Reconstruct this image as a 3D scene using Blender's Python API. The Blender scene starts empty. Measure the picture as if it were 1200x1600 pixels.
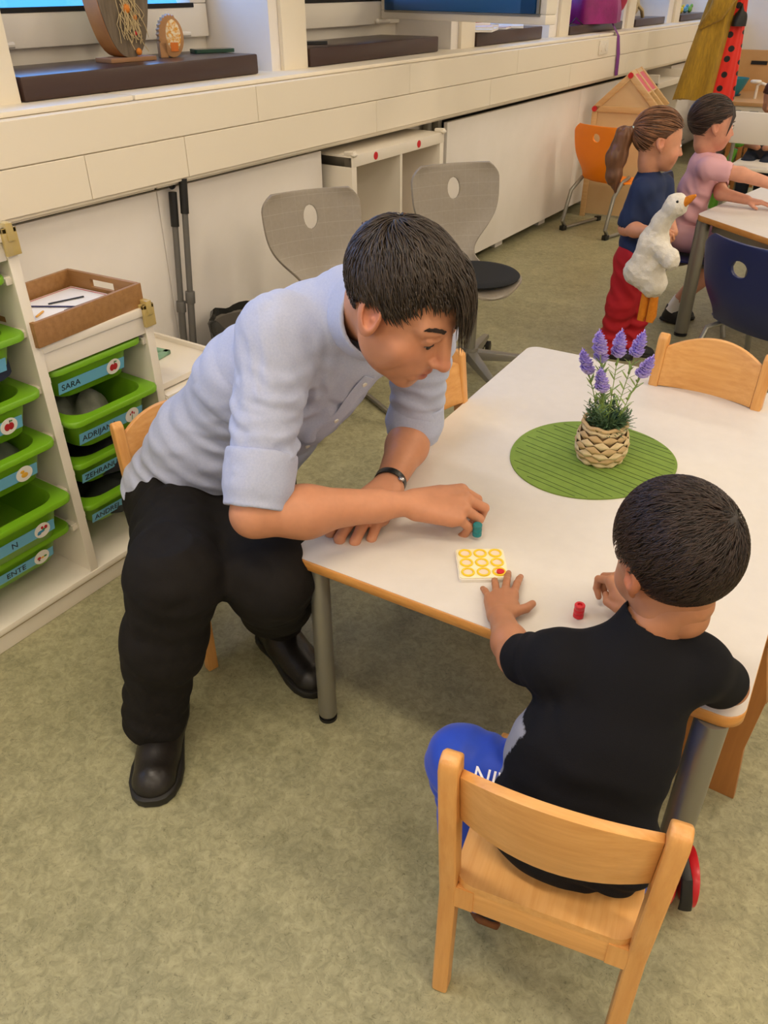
import bpy, bmesh, math, random
import numpy as np
from mathutils import Vector, Matrix
R = math.radians
sc = bpy.context.scene
col = sc.collection
random.seed(7)
# ---------------------------------------------------------------- camera
YAW, PIT, ROL, CAMH = .5919, .5862, -.0074, 1.38
def _basis():
    cy, sy = math.cos(YAW), math.sin(YAW)
    fw = Vector((-sy*math.cos(PIT), cy*math.cos(PIT), -math.sin(PIT)))
    r0 = Vector((cy, sy, 0)); u0 = r0.cross(fw)
    r = r0*math.cos(ROL)+u0*math.sin(ROL); u = r.cross(fw)
    return r, u, fw
_r, _u, _f = _basis()
cam = bpy.data.objects.new('camera', bpy.data.cameras.new('camera'))
col.objects.link(cam); sc.camera = cam
cam.data.sensor_fit = 'VERTICAL'; cam.data.sensor_height = 36; cam.data.lens = 36*1.0345*1200/1600
cam.data.clip_start = .05; cam.data.clip_end = 200
cam.matrix_world = Matrix(((_r.x, _u.x, -_f.x, 0), (_r.y, _u.y, -_f.y, 0), (_r.z, _u.z, -_f.z, CAMH), (0, 0, 0, 1)))
# ---------------------------------------------------------------- world, exposure, light
w = bpy.data.worlds.new('sky'); sc.world = w; w.use_nodes = True
bg = w.node_tree.nodes['Background']; bg.inputs[0].default_value = (.16, .42, 1.0, 1); bg.inputs[1].default_value = 6.0
sc.view_settings.view_transform = 'Standard'; sc.view_settings.look = 'None'
sc.view_settings.gamma = 1; sc.view_settings.use_curve_mapping = False
sc.view_settings.exposure = -0.16
sc.cycles.use_denoising = True
sc.cycles.max_bounces = 8; sc.cycles.transparent_max_bounces = 12
sc.cycles.caustics_reflective = False; sc.cycles.caustics_refractive = False
LAMP_W = 19.5
LAMP_COL = (1.0, .865, .70)
LAMPS = [(x, y) for x in (-.9, .9, 2.7) for y in (-2.2, .3, 2.8, 5.3, 7.8)]
# ---------------------------------------------------------------- materials
def lin(c):
    if isinstance(c, str): c = [int(c[i:i+2], 16) for i in (0, 2, 4)]
    return tuple((v/255/12.92 if v/255 <= .04045 else ((v/255+.055)/1.055)**2.4) for v in c[:3])+(1,)
def mat(name, c, rough=.5, metal=0., c2=None, ns=20., stretch=None, bump=0., bs=None, spec=.5, amt=1., attr=False,
        sss=0., trans=0., emit=None, es=0., wave=None, sheen=0., alpha=1.):
    m = bpy.data.materials.new(name); m.use_nodes = True
    nt = m.node_tree; N = nt.nodes; L = nt.links; p = N['Principled BSDF']
    A = lin(c); p.inputs['Base Color'].default_value = A
    p.inputs['Roughness'].default_value = rough; p.inputs['Metallic'].default_value = metal
    p.inputs['Specular IOR Level'].default_value = spec
    if sss: p.inputs['Subsurface Weight'].default_value = sss; p.inputs['Subsurface Radius'].default_value = (.012, .005, .003); p.inputs['Subsurface Scale'].default_value = 1.0
    if trans: p.inputs['Transmission Weight'].default_value = trans
    if sheen: p.inputs['Sheen Weight'].default_value = sheen; p.inputs['Sheen Roughness'].default_value = .5
    if alpha < 1: p.inputs['Alpha'].default_value = alpha
    if emit: p.inputs['Emission Color'].default_value = lin(emit); p.inputs['Emission Strength'].default_value = es
    out = None
    if c2 or bump:
        tc = N.new('ShaderNodeTexCoord'); mp = N.new('ShaderNodeMapping'); L.new(tc.outputs['Object'], mp.inputs[0])
        if stretch: mp.inputs['Scale'].default_value = stretch
        no = N.new('ShaderNodeTexNoise'); no.inputs['Scale'].default_value = ns; no.inputs['Detail'].default_value = 6
        no.inputs['Roughness'].default_value = .6
        L.new(mp.outputs[0], no.inputs['Vector'])
        if c2:
            r = N.new('ShaderNodeValToRGB'); r.color_ramp.elements[0].position = .5-.22/max(amt, .1); r.color_ramp.elements[1].position = .5+.22/max(amt, .1)
            r.color_ramp.elements[0].color = A; r.color_ramp.elements[1].color = lin(c2)
            L.new(no.outputs[0], r.inputs[0]); out = r.outputs[0]
        if bump:
            nb = N.new('ShaderNodeTexNoise'); nb.inputs['Scale'].default_value = bs or ns; nb.inputs['Detail'].default_value = 4
            L.new(mp.outputs[0], nb.inputs['Vector'])
            b = N.new('ShaderNodeBump'); b.inputs['Strength'].default_value = bump; b.inputs['Distance'].default_value = .004
            L.new(nb.outputs[0], b.inputs['Height']); L.new(b.outputs[0], p.inputs['Normal'])
    if attr:
        a = N.new('ShaderNodeAttribute'); a.attribute_name = 'Col'
        if out:
            mx = N.new('ShaderNodeMix'); mx.data_type = 'RGBA'; mx.blend_type = 'MULTIPLY'; mx.inputs[0].default_value = 1
            L.new(out, mx.inputs[6]); L.new(a.outputs['Color'], mx.inputs[7]); out = mx.outputs[2]
        else: out = a.outputs['Color']
    if out: L.new(out, p.inputs['Base Color'])
    return m
def wood(name, a, b, ns=6, stretch=(1, 14, 14), rough=.38):
    return mat(name, a, rough, c2=b, ns=ns, stretch=stretch, bump=.08, bs=30, amt=.8)
def floor_mat():
    m = bpy.data.materials.new('linoleum'); m.use_nodes = True
    nt = m.node_tree; N = nt.nodes; L = nt.links; p = N['Principled BSDF']
    tc = N.new('ShaderNodeTexCoord')
    def noise(s, d=5, dist=0., r=.6):
        n = N.new('ShaderNodeTexNoise'); n.inputs['Scale'].default_value = s; n.inputs['Detail'].default_value = d
        n.inputs['Distortion'].default_value = dist; n.inputs['Roughness'].default_value = r
        L.new(tc.outputs['Object'], n.inputs['Vector']); return n
    def ramp(src, e):
        r = N.new('ShaderNodeValToRGB'); cr = r.color_ramp
        while len(cr.elements) < len(e): cr.elements.new(.5)
        for k, (pos, c) in enumerate(e): cr.elements[k].position = pos; cr.elements[k].color = lin(c)
        L.new(src.outputs[0], r.inputs[0]); return r
    a = ramp(noise(11, 6, .6), [(.34, '878566'), (.66, 'A09C79')])
    b = ramp(noise(55, 7, .9, .72), [(.36, '6B6C4C'), (.50, 'B4AE88'), (.64, 'E2D9AE')])
    c = ramp(noise(60, 3, 4.5), [(.34, '4F553F'), (.39, 'FFFFFF')])
    m1 = N.new('ShaderNodeMix'); m1.data_type = 'RGBA'; m1.inputs[0].default_value = .24
    L.new(a.outputs[0], m1.inputs[6]); L.new(b.outputs[0], m1.inputs[7])
    m2 = N.new('ShaderNodeMix'); m2.data_type = 'RGBA'; m2.blend_type = 'MULTIPLY'; m2.inputs[0].default_value = .35
    L.new(m1.outputs[2], m2.inputs[6]); L.new(c.outputs[0], m2.inputs[7]); L.new(m2.outputs[2], p.inputs['Base Color'])
    p.inputs['Roughness'].default_value = .42; p.inputs['Specular IOR Level'].default_value = .35
    return m
WHITE = mat('white_laminate', 'E9E1D2', .45)
CREAM = mat('cream_panel', 'EDE3CF', .5)
WALLP = mat('wall_paint', 'F0EAE4', .7, c2='EAE4DC', ns=4, bump=.05, bs=120)
BEECH = wood('beech_wood', 'E6AE68', 'D0924C')
BEECHX = wood('beech_wood_cross', 'E6B06C', 'D2964F', stretch=(14, 1, 14))
BEECHZ = wood('beech_wood_upright', 'E4AB64', 'CE8E48', stretch=(14, 14, 1))
TRAYW = wood('stained_wood', 'A87C4A', '8C6236', rough=.5)
PINE = wood('pine_wood', 'E2C08C', 'D2A56C')
BROWNSILL = mat('brown_sill', '3E2A24', .3)
GREY = mat('grey_metal', '8F8C82', .35, .6)
GREYP = mat('grey_plastic', '9C9284', .4, c2='948A7C', ns=60)
BLACK = mat('black_plastic', '161514', .45)
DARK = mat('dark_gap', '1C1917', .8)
GREEN = mat('green_plastic', '72A81E', .32, spec=.5)
LABEL = mat('label_blue', '6FB4D6', .35)
PAPER = mat('paper_white', 'F2EEE8', .6)
INK = mat('ink', '1B1C22', .6)
RED = mat('red_plastic', 'D0202A', .3)
ORANGE = mat('orange_plastic', 'FF8A00', .35)
NAVY = mat('navy_plastic', '1A2450', .35)
GLASS = None
def glass_mat():
    m = bpy.data.materials.new('window_glass'); m.use_nodes = True; nt = m.node_tree; N = nt.nodes; L = nt.links
    t = N.new('ShaderNodeBsdfTransparent'); g = N.new('ShaderNodeBsdfGlossy'); g.inputs['Roughness'].default_value = .02
    lw = N.new('ShaderNodeLayerWeight'); pw = N.new('ShaderNodeMath'); pw.operation = 'POWER'; pw.inputs[1].default_value = 5; L.new(lw.outputs['Facing'], pw.inputs[0])
    f = N.new('ShaderNodeMath'); f.operation = 'MULTIPLY_ADD'; f.inputs[1].default_value = .9; f.inputs[2].default_value = .04; L.new(pw.outputs[0], f.inputs[0]); mx = N.new('ShaderNodeMixShader')
    L.new(f.outputs[0], mx.inputs[0]); L.new(t.outputs[0], mx.inputs[1]); L.new(g.outputs[0], mx.inputs[2])
    L.new(mx.outputs[0], N['Material Output'].inputs[0]); return m
GLASS = glass_mat()
# ---------------------------------------------------------------- objects
def root_of(o):
    while o.parent: o = o.parent
    return o
def tagp(o, label=None, cat=None, group=None, kind=None):
    if label: o['label'] = label
    if cat: o['category'] = cat
    if group: o['group'] = group
    if kind: o['kind'] = kind
    return o
def thing(name, label, cat, loc=(0, 0, 0), rz=0., group=None, kind=None):
    o = bpy.data.objects.new(name, None); col.objects.link(o); o.empty_display_size = .05
    o.location = loc; o.rotation_euler = (0, 0, rz)
    return tagp(o, label, cat, group, kind)
def rootM(o):
    r = root_of(o); return Matrix.Translation(r.location) @ r.rotation_euler.to_matrix().to_4x4()
def link(name, me, m, parent=None, world=False, label=None, cat=None, group=None, kind=None):
    if isinstance(m, (list, tuple)):
        for q in m: me.materials.append(q)
    elif m: me.materials.append(m)
    o = bpy.data.objects.new(name, me); col.objects.link(o)
    if parent is not None:
        if world: me.transform(rootM(parent).inverted())
        o.parent = parent
    else:
        n = len(me.vertices); a = np.empty(n*3); me.vertices.foreach_get('co', a); a = a.reshape(-1, 3)
        lo, hi = a.min(0), a.max(0); c = Vector(((lo[0]+hi[0])/2, (lo[1]+hi[1])/2, lo[2]))
        me.transform(Matrix.Translation(-c)); o.location = c
    return tagp(o, label, cat, group, kind)
def mesh_np(name, V, Fq, smooth=True):
    me = bpy.data.meshes.new(name); V = np.asarray(V, dtype=np.float32); Fq = np.asarray(Fq, dtype=np.int32)
    me.vertices.add(len(V)); me.vertices.foreach_set('co', V.ravel())
    k = Fq.shape[1]; me.loops.add(Fq.size); me.loops.foreach_set('vertex_index', Fq.ravel())
    me.polygons.add(len(Fq)); me.polygons.foreach_set('loop_start', np.arange(0, Fq.size, k, dtype=np.int32))
    if smooth: me.polygons.foreach_set('use_smooth', np.ones(len(Fq), dtype=bool))
    me.update(calc_edges=True); me.validate(); return me
def setcol(me, C):
    a = me.attributes.new('Col', 'FLOAT_COLOR', 'POINT'); C = np.asarray(C, dtype=np.float32)
    if C.shape[1] == 3: C = np.concatenate([C, np.ones((len(C), 1), np.float32)], 1)
    a.data.foreach_set('color', C.ravel())
class G:
    def __init__(s): s.v = []; s.f = []
    def add(s, vs, fs, M=None):
        b = len(s.v)
        s.v += [tuple(M @ Vector(p)) if M else tuple(p) for p in vs]; s.f += [tuple(b+i for i in q) for q in fs]; return s
    def box(s, x0, x1, y0, y1, z0, z1, M=None):
        v = [(x, y, z) for z in (z0, z1) for y in (y0, y1) for x in (x0, x1)]
        return s.add(v, [(0, 2, 3, 1), (4, 5, 7, 6), (0, 1, 5, 4), (2, 6, 7, 3), (0, 4, 6, 2), (1, 3, 7, 5)], M)
    def loft(s, loops, caps=(True, True), closed=True, M=None):
        n = len(loops[0]); v = [p for l in loops for p in l]; f = []
        for i in range(len(loops)-1):
            for j in range(n if closed else n-1):
                k = (j+1) % n; f.append((i*n+j, i*n+k, (i+1)*n+k, (i+1)*n+j))
        if caps[0]: f.append(tuple(range(n))[::-1])
        if caps[1]: f.append(tuple((len(loops)-1)*n+j for j in range(n)))
        return s.add(v, f, M)
    def tube(s, pts, r, n=8, caps=(True, True), flat=None, M=None):
        P = [Vector(p) for p in pts]; rs = r if isinstance(r, (list, tuple)) else [r]*len(P); loops = []
        nrm = None
        for i, p in enumerate(P):
            t = (P[min(i+1, len(P)-1)]-P[max(i-1, 0)]).normalized()
            if nrm is None: nrm = t.orthogonal().normalized() if flat is None else (Vector(flat)-t*t.dot(Vector(flat))).normalized()
            else: nrm = (nrm-t*t.dot(nrm)).normalized()
            b = t.cross(nrm); a_, b_ = (rs[i] if isinstance(rs[i], tuple) else (rs[i], rs[i]))
            loops.append([tuple(p+nrm*math.cos(2*math.pi*k/n)*a_+b*math.sin(2*math.pi*k/n)*b_) for k in range(n)])
        return s.loft(loops, caps, M=M)
    def cyl(s, a, b, r, r2=None, n=16, M=None): return s.tube([a, b], [r, r if r2 is None else r2], n, M=M)
    def lathe(s, prof, n=24, M=None, caps=(True, True)):
        return s.loft([[(r*math.cos(2*math.pi*k/n), r*math.sin(2*math.pi*k/n), z) for k in range(n)] for r, z in prof], caps, M=M)
    def prism(s, poly, z0, z1, M=None):
        return s.loft([[(x, y, z0) for x, y in poly], [(x, y, z1) for x, y in poly]], M=M)
    def ell(s, c, r, n=12, m=8, M=None):
        loops = [[(c[0]+r[0]*math.sin(t)*math.cos(2*math.pi*k/n), c[1]+r[1]*math.sin(t)*math.sin(2*math.pi*k/n), c[2]-r[2]*math.cos(t)) for k in range(n)]
                 for t in [math.pi*(i+.25)/(m+.5-.5+.5) if 0 else .12+(math.pi-.24)*i/(m-1) for i in range(m)]]
        return s.loft(loops, M=M)
    def torus(s, c, R_, r, n=24, m=8, M=None, sy=1.):
        v = []; f = []
        for i in range(n):
            a = 2*math.pi*i/n
            for j in range(m):
                b = 2*math.pi*j/m; q = R_+r*math.cos(b); v.append((c[0]+q*math.cos(a), c[1]+sy*q*math.sin(a), c[2]+r*math.sin(b)))
        for i in range(n):
            for j in range(m): f.append((i*m+j, ((i+1) % n)*m+j, ((i+1) % n)*m+(j+1) % m, i*m+(j+1) % m))
        return s.add(v, f, M)
    def obj(s, name, m, parent=None, bevel=0., world=False, sharp=35., smooth=True, M=None, fix=True, seg=2, **kw):
        me = bpy.data.meshes.new(name); me.from_pydata([tuple(M @ Vector(p)) for p in s.v] if M else s.v, [], s.f)
        if fix or bevel:
            bm = bmesh.new(); bm.from_mesh(me); bmesh.ops.recalc_face_normals(bm, faces=bm.faces)
            if bevel:
                ed = [e for e in bm.edges if len(e.link_faces) == 2 and e.calc_face_angle(0) > R(30)]
                bmesh.ops.bevel(bm, geom=ed, offset=bevel, segments=seg, profile=.6, affect='EDGES', clamp_overlap=True)
            bm.to_mesh(me); bm.free()
        me.update()
        if smooth:
            me.polygons.foreach_set('use_smooth', np.ones(len(me.polygons), dtype=bool)); me.set_sharp_from_angle(angle=R(sharp))
        return link(name, me, m, parent, world, **kw)
def rrect(w_, d_, r, z, n=5, cx=0., cy=0.):
    out = []
    for qx, qy, a0 in ((1, 1, 0), (-1, 1, 90), (-1, -1, 180), (1, -1, 270)):
        for k in range(n+1):
            a = R(a0+90*k/n); out.append((cx+qx*(w_/2-r)+r*math.cos(a), cy+qy*(d_/2-r)+r*math.sin(a), z))
    return out
def copy_tree(o, parent=None):
    c = o.copy(); col.objects.link(c)
    if parent: c.parent = parent
    for ch in list(o.children): copy_tree(ch, c)
    return c
def text(s, size, M, m, parent=None, name='lettering', world=False, ext=.0004, ax='CENTER', **kw):
    cu = bpy.data.curves.new(name, 'FONT'); cu.body = s; cu.size = size; cu.extrude = ext; cu.align_x = ax; cu.align_y = 'CENTER'
    o = bpy.data.objects.new(name, cu); me = bpy.data.meshes.new_from_object(o); bpy.data.objects.remove(o)
    me.transform(M); me.materials.clear(); return link(name, me, m, parent, world, **kw)
def frame(o, x, y=None, z=None):
    """matrix with origin o and given local axes (two given, third from the cross product)"""
    if z is None: x = Vector(x).normalized(); y = Vector(y); y = (y-x*x.dot(y)).normalized(); z = x.cross(y)
    elif y is None: z = Vector(z).normalized(); x = Vector(x); x = (x-z*z.dot(x)).normalized(); y = z.cross(x)
    o = Vector(o)
    return Matrix(((x.x, y.x, z.x, o.x), (x.y, y.y, z.y, o.y), (x.z, y.z, z.z, o.z), (0, 0, 0, 1)))
T = Matrix.Translation
def RZ(a): return Matrix.Rotation(a, 4, 'Z')
# ================================================================ the room
FX, WX = -2.13, -2.18          # front of the window ledge, front of the lower panels
FLOOR = floor_mat()
XR, YB, YF = 3.6, -3.4, 9.4
G().box(-3.0, XR, YB, YF, -.06, 0).obj('floor', FLOOR, kind='structure', fix=False)
G().box(-3.0, XR, YB, YF, 2.9, 3.0).obj('ceiling', WALLP, kind='structure')
G().box(-600, -3.4, -500, 600, -.9, -.6).obj('ground', mat('courtyard_blue_cast', '3F7F9C', .9, c2='4C8C84', ns=.35), kind='structure')  # outdoor ground seen through the glass; blue daylight cast put into its colour
G().box(XR, XR+.1, YB, YF, 0, 2.9).obj('wall_right', WALLP, kind='structure')
G().box(-3.0, XR, YB-.1, YB, 0, 2.9).obj('wall_back', WALLP, kind='structure')
G().box(-3.0, XR+.1, YF, YF+.1, 0, 2.9).obj('wall_far', WALLP, kind='structure')
# window wall: parapet below the windows, lintel above, pillars between the bays
PIL = [(-2.7, -2.5), (-1.35, -1.15), (.02, .22), (1.36, 1.54), (2.66, 2.86), (4.04, 4.26), (5.24, 5.50), (6.52, 6.72), (7.56, 7.84), (8.9, 9.1)]
WALL = G().box(-2.78, -2.70, YB, YF, 0, 1.10).box(-2.70, -2.36, YB, YF, 0, .82).box(-2.78, -2.28, YB, YF, 2.45, 2.9).obj('wall_left', WALLP, kind='structure')
for a, b in PIL:
    G().box(-2.75, -2.29, a, b, 1.10, 2.45).obj('pillar', WALLP, WALL, world=True, bevel=.004)
    G().box(-2.289, -2.27, b-.15, b-.003, 1.10, 2.45).obj('pillar_facing', CREAM, WALL, world=True, bevel=.003)
G().box(-2.36, -2.30, 2.78, 3.86, 0, .82).obj('niche_back', WALLP, WALL, world=True)
G().cyl((-2.26, 3.78, 0), (-2.26, 3.78, .83), .022).obj('heating_pipe', GREY, WALL, world=True)
# ledge cladding
LEDGE = G().box(-2.76, FX+.012, YB, YF, .84, 1.088).obj('trim_1', CREAM, kind='structure')
for y0, y1 in ((YB, -1.6), (-1.6, 1.835), (1.84, 5.7), (5.705, YF)):
    G().box(-2.76, FX-.012, y0+.001, y1-.001, 1.089, 1.104).obj('ledge_top', CREAM, LEDGE, world=True, bevel=.005)
    G().box(-2.3, FX-.008, y0+.03, y1+.025, .828, .848).obj('ledge_bottom_rail', CREAM, LEDGE, world=True, bevel=.004)
up = [YB, -1.0, .2, 1.22, 2.355, 3.366, 4.45, 5.6, 6.6, 7.6, 8.6, YF]
lo_ = [YB, -.6, .5, 1.591, 1.989, 3.102, 4.15, 5.197, 6.2, 7.2, 8.2, YF]
def xf(z): return FX+.016
for i in range(len(up)-1): G().box(FX+.004, FX+.022, up[i]+.0012, up[i+1]-.0012, .9745, 1.087).obj('cladding_panel', CREAM, LEDGE, world=True, bevel=.0015, seg=1)
for i in range(len(lo_)-1): G().box(FX+.002, FX+.022, lo_[i]+.0012, lo_[i+1]-.0012, .850, .9715).obj('cladding_panel', CREAM, LEDGE, world=True, bevel=.0015, seg=1)
s = thing('wall_socket', 'white double wall socket in the pale ledge panelling beside the purple strap', 'socket', (FX+.022, 5.70, 1.035))
G().box(0, .008, -.075, .075, -.04, .04).obj('cover_plate', WHITE, s, bevel=.003)
for d in (-.036, .036): G().cyl((.005, d, 0), (.012, d, 0), .024, .022, 20).obj('socket_insert', WHITE, s, bevel=.001)
# big lower panels with a shadow gap above them
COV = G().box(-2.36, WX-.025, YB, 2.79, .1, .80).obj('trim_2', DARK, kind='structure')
for y0, y1 in ((YB, -.6), (-.6, 1.9), (1.902, 2.80)): G().box(WX-.022, WX, y0+.001, y1-.001, .075, .812).obj('cover_panel', WALLP, COV, world=True, bevel=.002)
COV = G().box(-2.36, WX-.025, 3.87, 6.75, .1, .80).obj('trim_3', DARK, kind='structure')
for y0, y1 in ((3.84, 5.6), (5.6, 6.78)): G().box(WX-.022, WX, y0+.0005, y1-.0005, .06, .80).obj('cover_panel', WALLP, COV, world=True, bevel=.002)
G().box(-2.30, WX-.03, 3.80, 3.835, 0, .82).obj('trim_4', GREY, kind='structure')
for y in (4.6, 5.25, 6.0): G().box(-2.3, -2.24, y, y+.1, 0, .1).obj('support_foot', WALLP, COV, world=True)
COV = G().box(-2.36, WX-.025, 7.62, YF, .1, .80).obj('trim_5', WALLP, kind='structure')
# windows
def window(n, y0, y1, opened=False):
    W = G().box(-2.70, -2.62, y0, y1, 1.105, 1.222).box(-2.70, -2.62, y0, y0+.05, 1.222, 2.38).box(-2.70, -2.62, y1-.05, y1, 1.222, 2.38).box(-2.70, -2.62, y0, y1, 2.38, 2.45)
    W = W.obj('window_%d' % n, WHITE, kind='structure', bevel=.004)
    if not opened:
        a, b = y0+.012, y1-.012
        fr = G()
        fr.box(-2.665, -2.59, a, b, 1.215, 1.325).box(-2.665, -2.59, a, a+.085, 1.325, 2.33).box(-2.665, -2.59, b-.085, b, 1.325, 2.33).box(-2.665, -2.59, a, b, 2.33, 2.42)
        fr.obj('sash', WHITE, W, bevel=.006, world=True)
        G().box(-2.60, -2.588, a+.07, b-.07, 1.312, 1.327).obj('glazing_bead', DARK, W, world=True)
        G().box(-2.635, -2.630, a+.08, b-.08, 1.32, 2.34).obj('pane', GLASS, W, world=True)
        for yy in (a+.11, b-.22):
            G().tube([(-2.575, yy, 1.228), (-2.575, yy+.1, 1.228)], .009, 10).ell((-2.575, yy, 1.228), (.012, .012, .012)).obj('hinge_cap', WHITE, W, world=True)
    return W
for i in range(len(PIL)-1):
    if 0 <= i: window(i+1, PIL[i][1], PIL[i+1][0], opened=False)
G().box(-2.76, -2.74, 2.88, 4.02, 1.372, 2.43).obj('roller_shutter', DARK, label='dark roller shutter half lowered outside the window behind the man', cat='shutter')
# opened sash swung into the room
sash = thing('window_sash', 'opened window sash with a blue inner frame swung into the room', 'window sash', (-2.56, 3.86, 1.24), math.atan2(-.38, 1.04))
Ls = 1.11
fr = G().box(0, Ls, -.03, .03, 0, .035).box(0, .035, -.03, .03, .035, 1.2).box(Ls-.035, Ls, -.03, .03, .035, 1.2).box(0, Ls, -.03, .03, 1.165, 1.2)
fr.obj('outer_frame', WHITE, sash, bevel=.005)
BLUEF = mat('blue_frame', '1F5A96', .4)
G().box(.045, Ls-.055, -.04, .026, .037, .115).box(.037, .12, -.04, .026, .037, 1.16).box(Ls-.14, Ls-.055, -.04, .026, .037, 1.16).obj('blue_frame', BLUEF, sash, bevel=.004)
G().box(Ls-.05, Ls-.036, -.036, -.026, .037, 1.16).box(.03, Ls-.03, -.034, -.028, .028, .036).obj('seal', GREY, sash)
G().box(.115, Ls-.135, -.004, .002, .11, 1.16).obj('pane', GLASS, sash)
# brown sills
for i, (y0, y1, h) in enumerate(((-2.4, -1.45, .065), (-1.1, -.1, .065), (.26, 1.25, .065), (1.545, 2.55, .065), (2.865, 3.87, .065), (4.265, 5.08, .065), (5.505, 6.45, .05), (6.73, 7.42, .05), (7.85, 8.6, .05))):
    b = G().box(-2.60, -2.262, y0, y1, 1.105, 1.105+h).obj('sill_box', BROWNSILL, bevel=.007,
        label=['dark brown sill box far behind the first window bay', 'dark brown sill box in the bay left of the picture', 'dark brown sill box in the bay beside the wood storage side',
        'dark brown sill box under the wooden decorations', 'dark brown sill box behind the man with a phone on its near end', 'dark brown sill box strewn with papers under the opened blue sash',
        'dark brown sill box under the magenta bag', 'dark brown sill box beneath the folded cloth', 'dark brown sill box with little toys at the far bay'][i], cat='sill')
# ceiling lamps
LENS = mat('lamp_lens', 'FFF3DC', .5, emit='FFE2B0', es=2.0)
for i, (x, y) in enumerate(LAMPS):
    t = thing('ceiling_lamp', 'long flat ceiling light with a warm diffuser', 'lamp', (x, y, 2.84), 0, 'ceiling lights')
    G().box(-.62, .62, -.13, .13, 0, .06).obj('housing', WHITE, t, bevel=.004)
    G().box(-.60, .60, -.11, .11, -.006, -.001).obj('diffuser', LENS, t)
    l = bpy.data.lights.new('lamp_light', 'AREA'); l.shape = 'RECTANGLE'; l.size = 1.2; l.size_y = .22; l.energy = LAMP_W*((1.35 if y < 1.5 else .55) if x < 0 else 1.1); l.color = LAMP_COL
    lo = bpy.data.objects.new('lamp_light', l); col.objects.link(lo); lo.parent = t; lo.location = (0, 0, -.02)
for i in range(1, len(PIL)-1):
    l = bpy.data.lights.new('window_portal', 'AREA'); l.shape = 'RECTANGLE'; l.size = 1.15; l.size_y = 1.1; l.cycles.is_portal = True
    lo = bpy.data.objects.new('window_portal', l); col.objects.link(lo)
    lo.location = (-2.72, (PIL[i][1]+PIL[i+1][0])/2 if i+1 < len(PIL) else 9, 1.86); lo.rotation_euler = (0, R(-90), 0)
# ================================================================ stepped storage unit
SX, SB = -1.598, -2.04
U = thing('storage_unit', 'cream stepped storage unit filled with green tubs along the left wall', 'storage unit', ((SX+SB)/2, .97, 0))
def ub(name, *a, m=WHITE, bevel=.002, **k): return G().box(*a).obj(name, m, U, bevel=bevel, world=True, **k)
YD = [.315, .645, .975, 1.305, 1.635]
TOPS = [.955, .955, .70, .445]
for i, (y, h) in enumerate(((.315, .955), (.645, .955), (.975, .955), (1.297, .70), (1.635, .445))):
    ub('upright_panel', SB, SX, y-.009, y+.009, .07, h)
    ub('upright_edge', SX-.001, SX+.004, y-.0125, y+.0125, .072, h)
for i in range(4):
    ub('top_shelf', SB, SX+.002, YD[i]+.009, YD[i+1]-.009, TOPS[i]-.017, TOPS[i])
    ub('apron', SX-.014, SX-.001, YD[i]+.012, YD[i+1]-.012, TOPS[i]-(.064 if i == 2 else .055), TOPS[i]-.018)
    ub('top_lip', SX-.012, SX+.006, YD[i]+.012, YD[i+1]-.012, TOPS[i]-.016, TOPS[i]+.004)
ub('bottom_shelf', SB, SX+.006, .306, 1.644, .055, .072)
ub('plinth', SB+.01, SX-.004, .306, 1.644, 0, .055)
ub('plinth_line', SX-.004, SX-.0005, .306, 1.644, .047, .052, m=mat('plinth_shade', 'B9A988', .6), bevel=0)
CLEAR = mat('clear_plastic', 'E2C77E', .12, trans=.35)
for y, h in ((.975, .955), (1.297, .70), (.645, .955)):
    G().box(SX-.05, SX+.014, y-.017, y+.017, h, h+.012).box(SX+.004, SX+.014, y-.017, y+.017, h-.045, h+.012).box(SX-.012, SX+.018, y-.008, y+.008, h-.015, h+.022).obj('corner_guard', CLEAR, U, world=True, bevel=.002, label='clear yellowish plastic corner guard')
def rail(y, s, z):
    y0, y1 = (y+.009, y+.024) if s > 0 else (y-.024, y-.009)
    G().box(SB+.02, SX-.03, y0, y1, z-.004, z).box(SX-.045, SX-.012, y0, y1, z, z+.007).box(SX-.03, SX-.008, y0, y1, z-.010, z+.004).obj('tray_rail', WHITE, U, world=True, bevel=.001)
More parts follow.
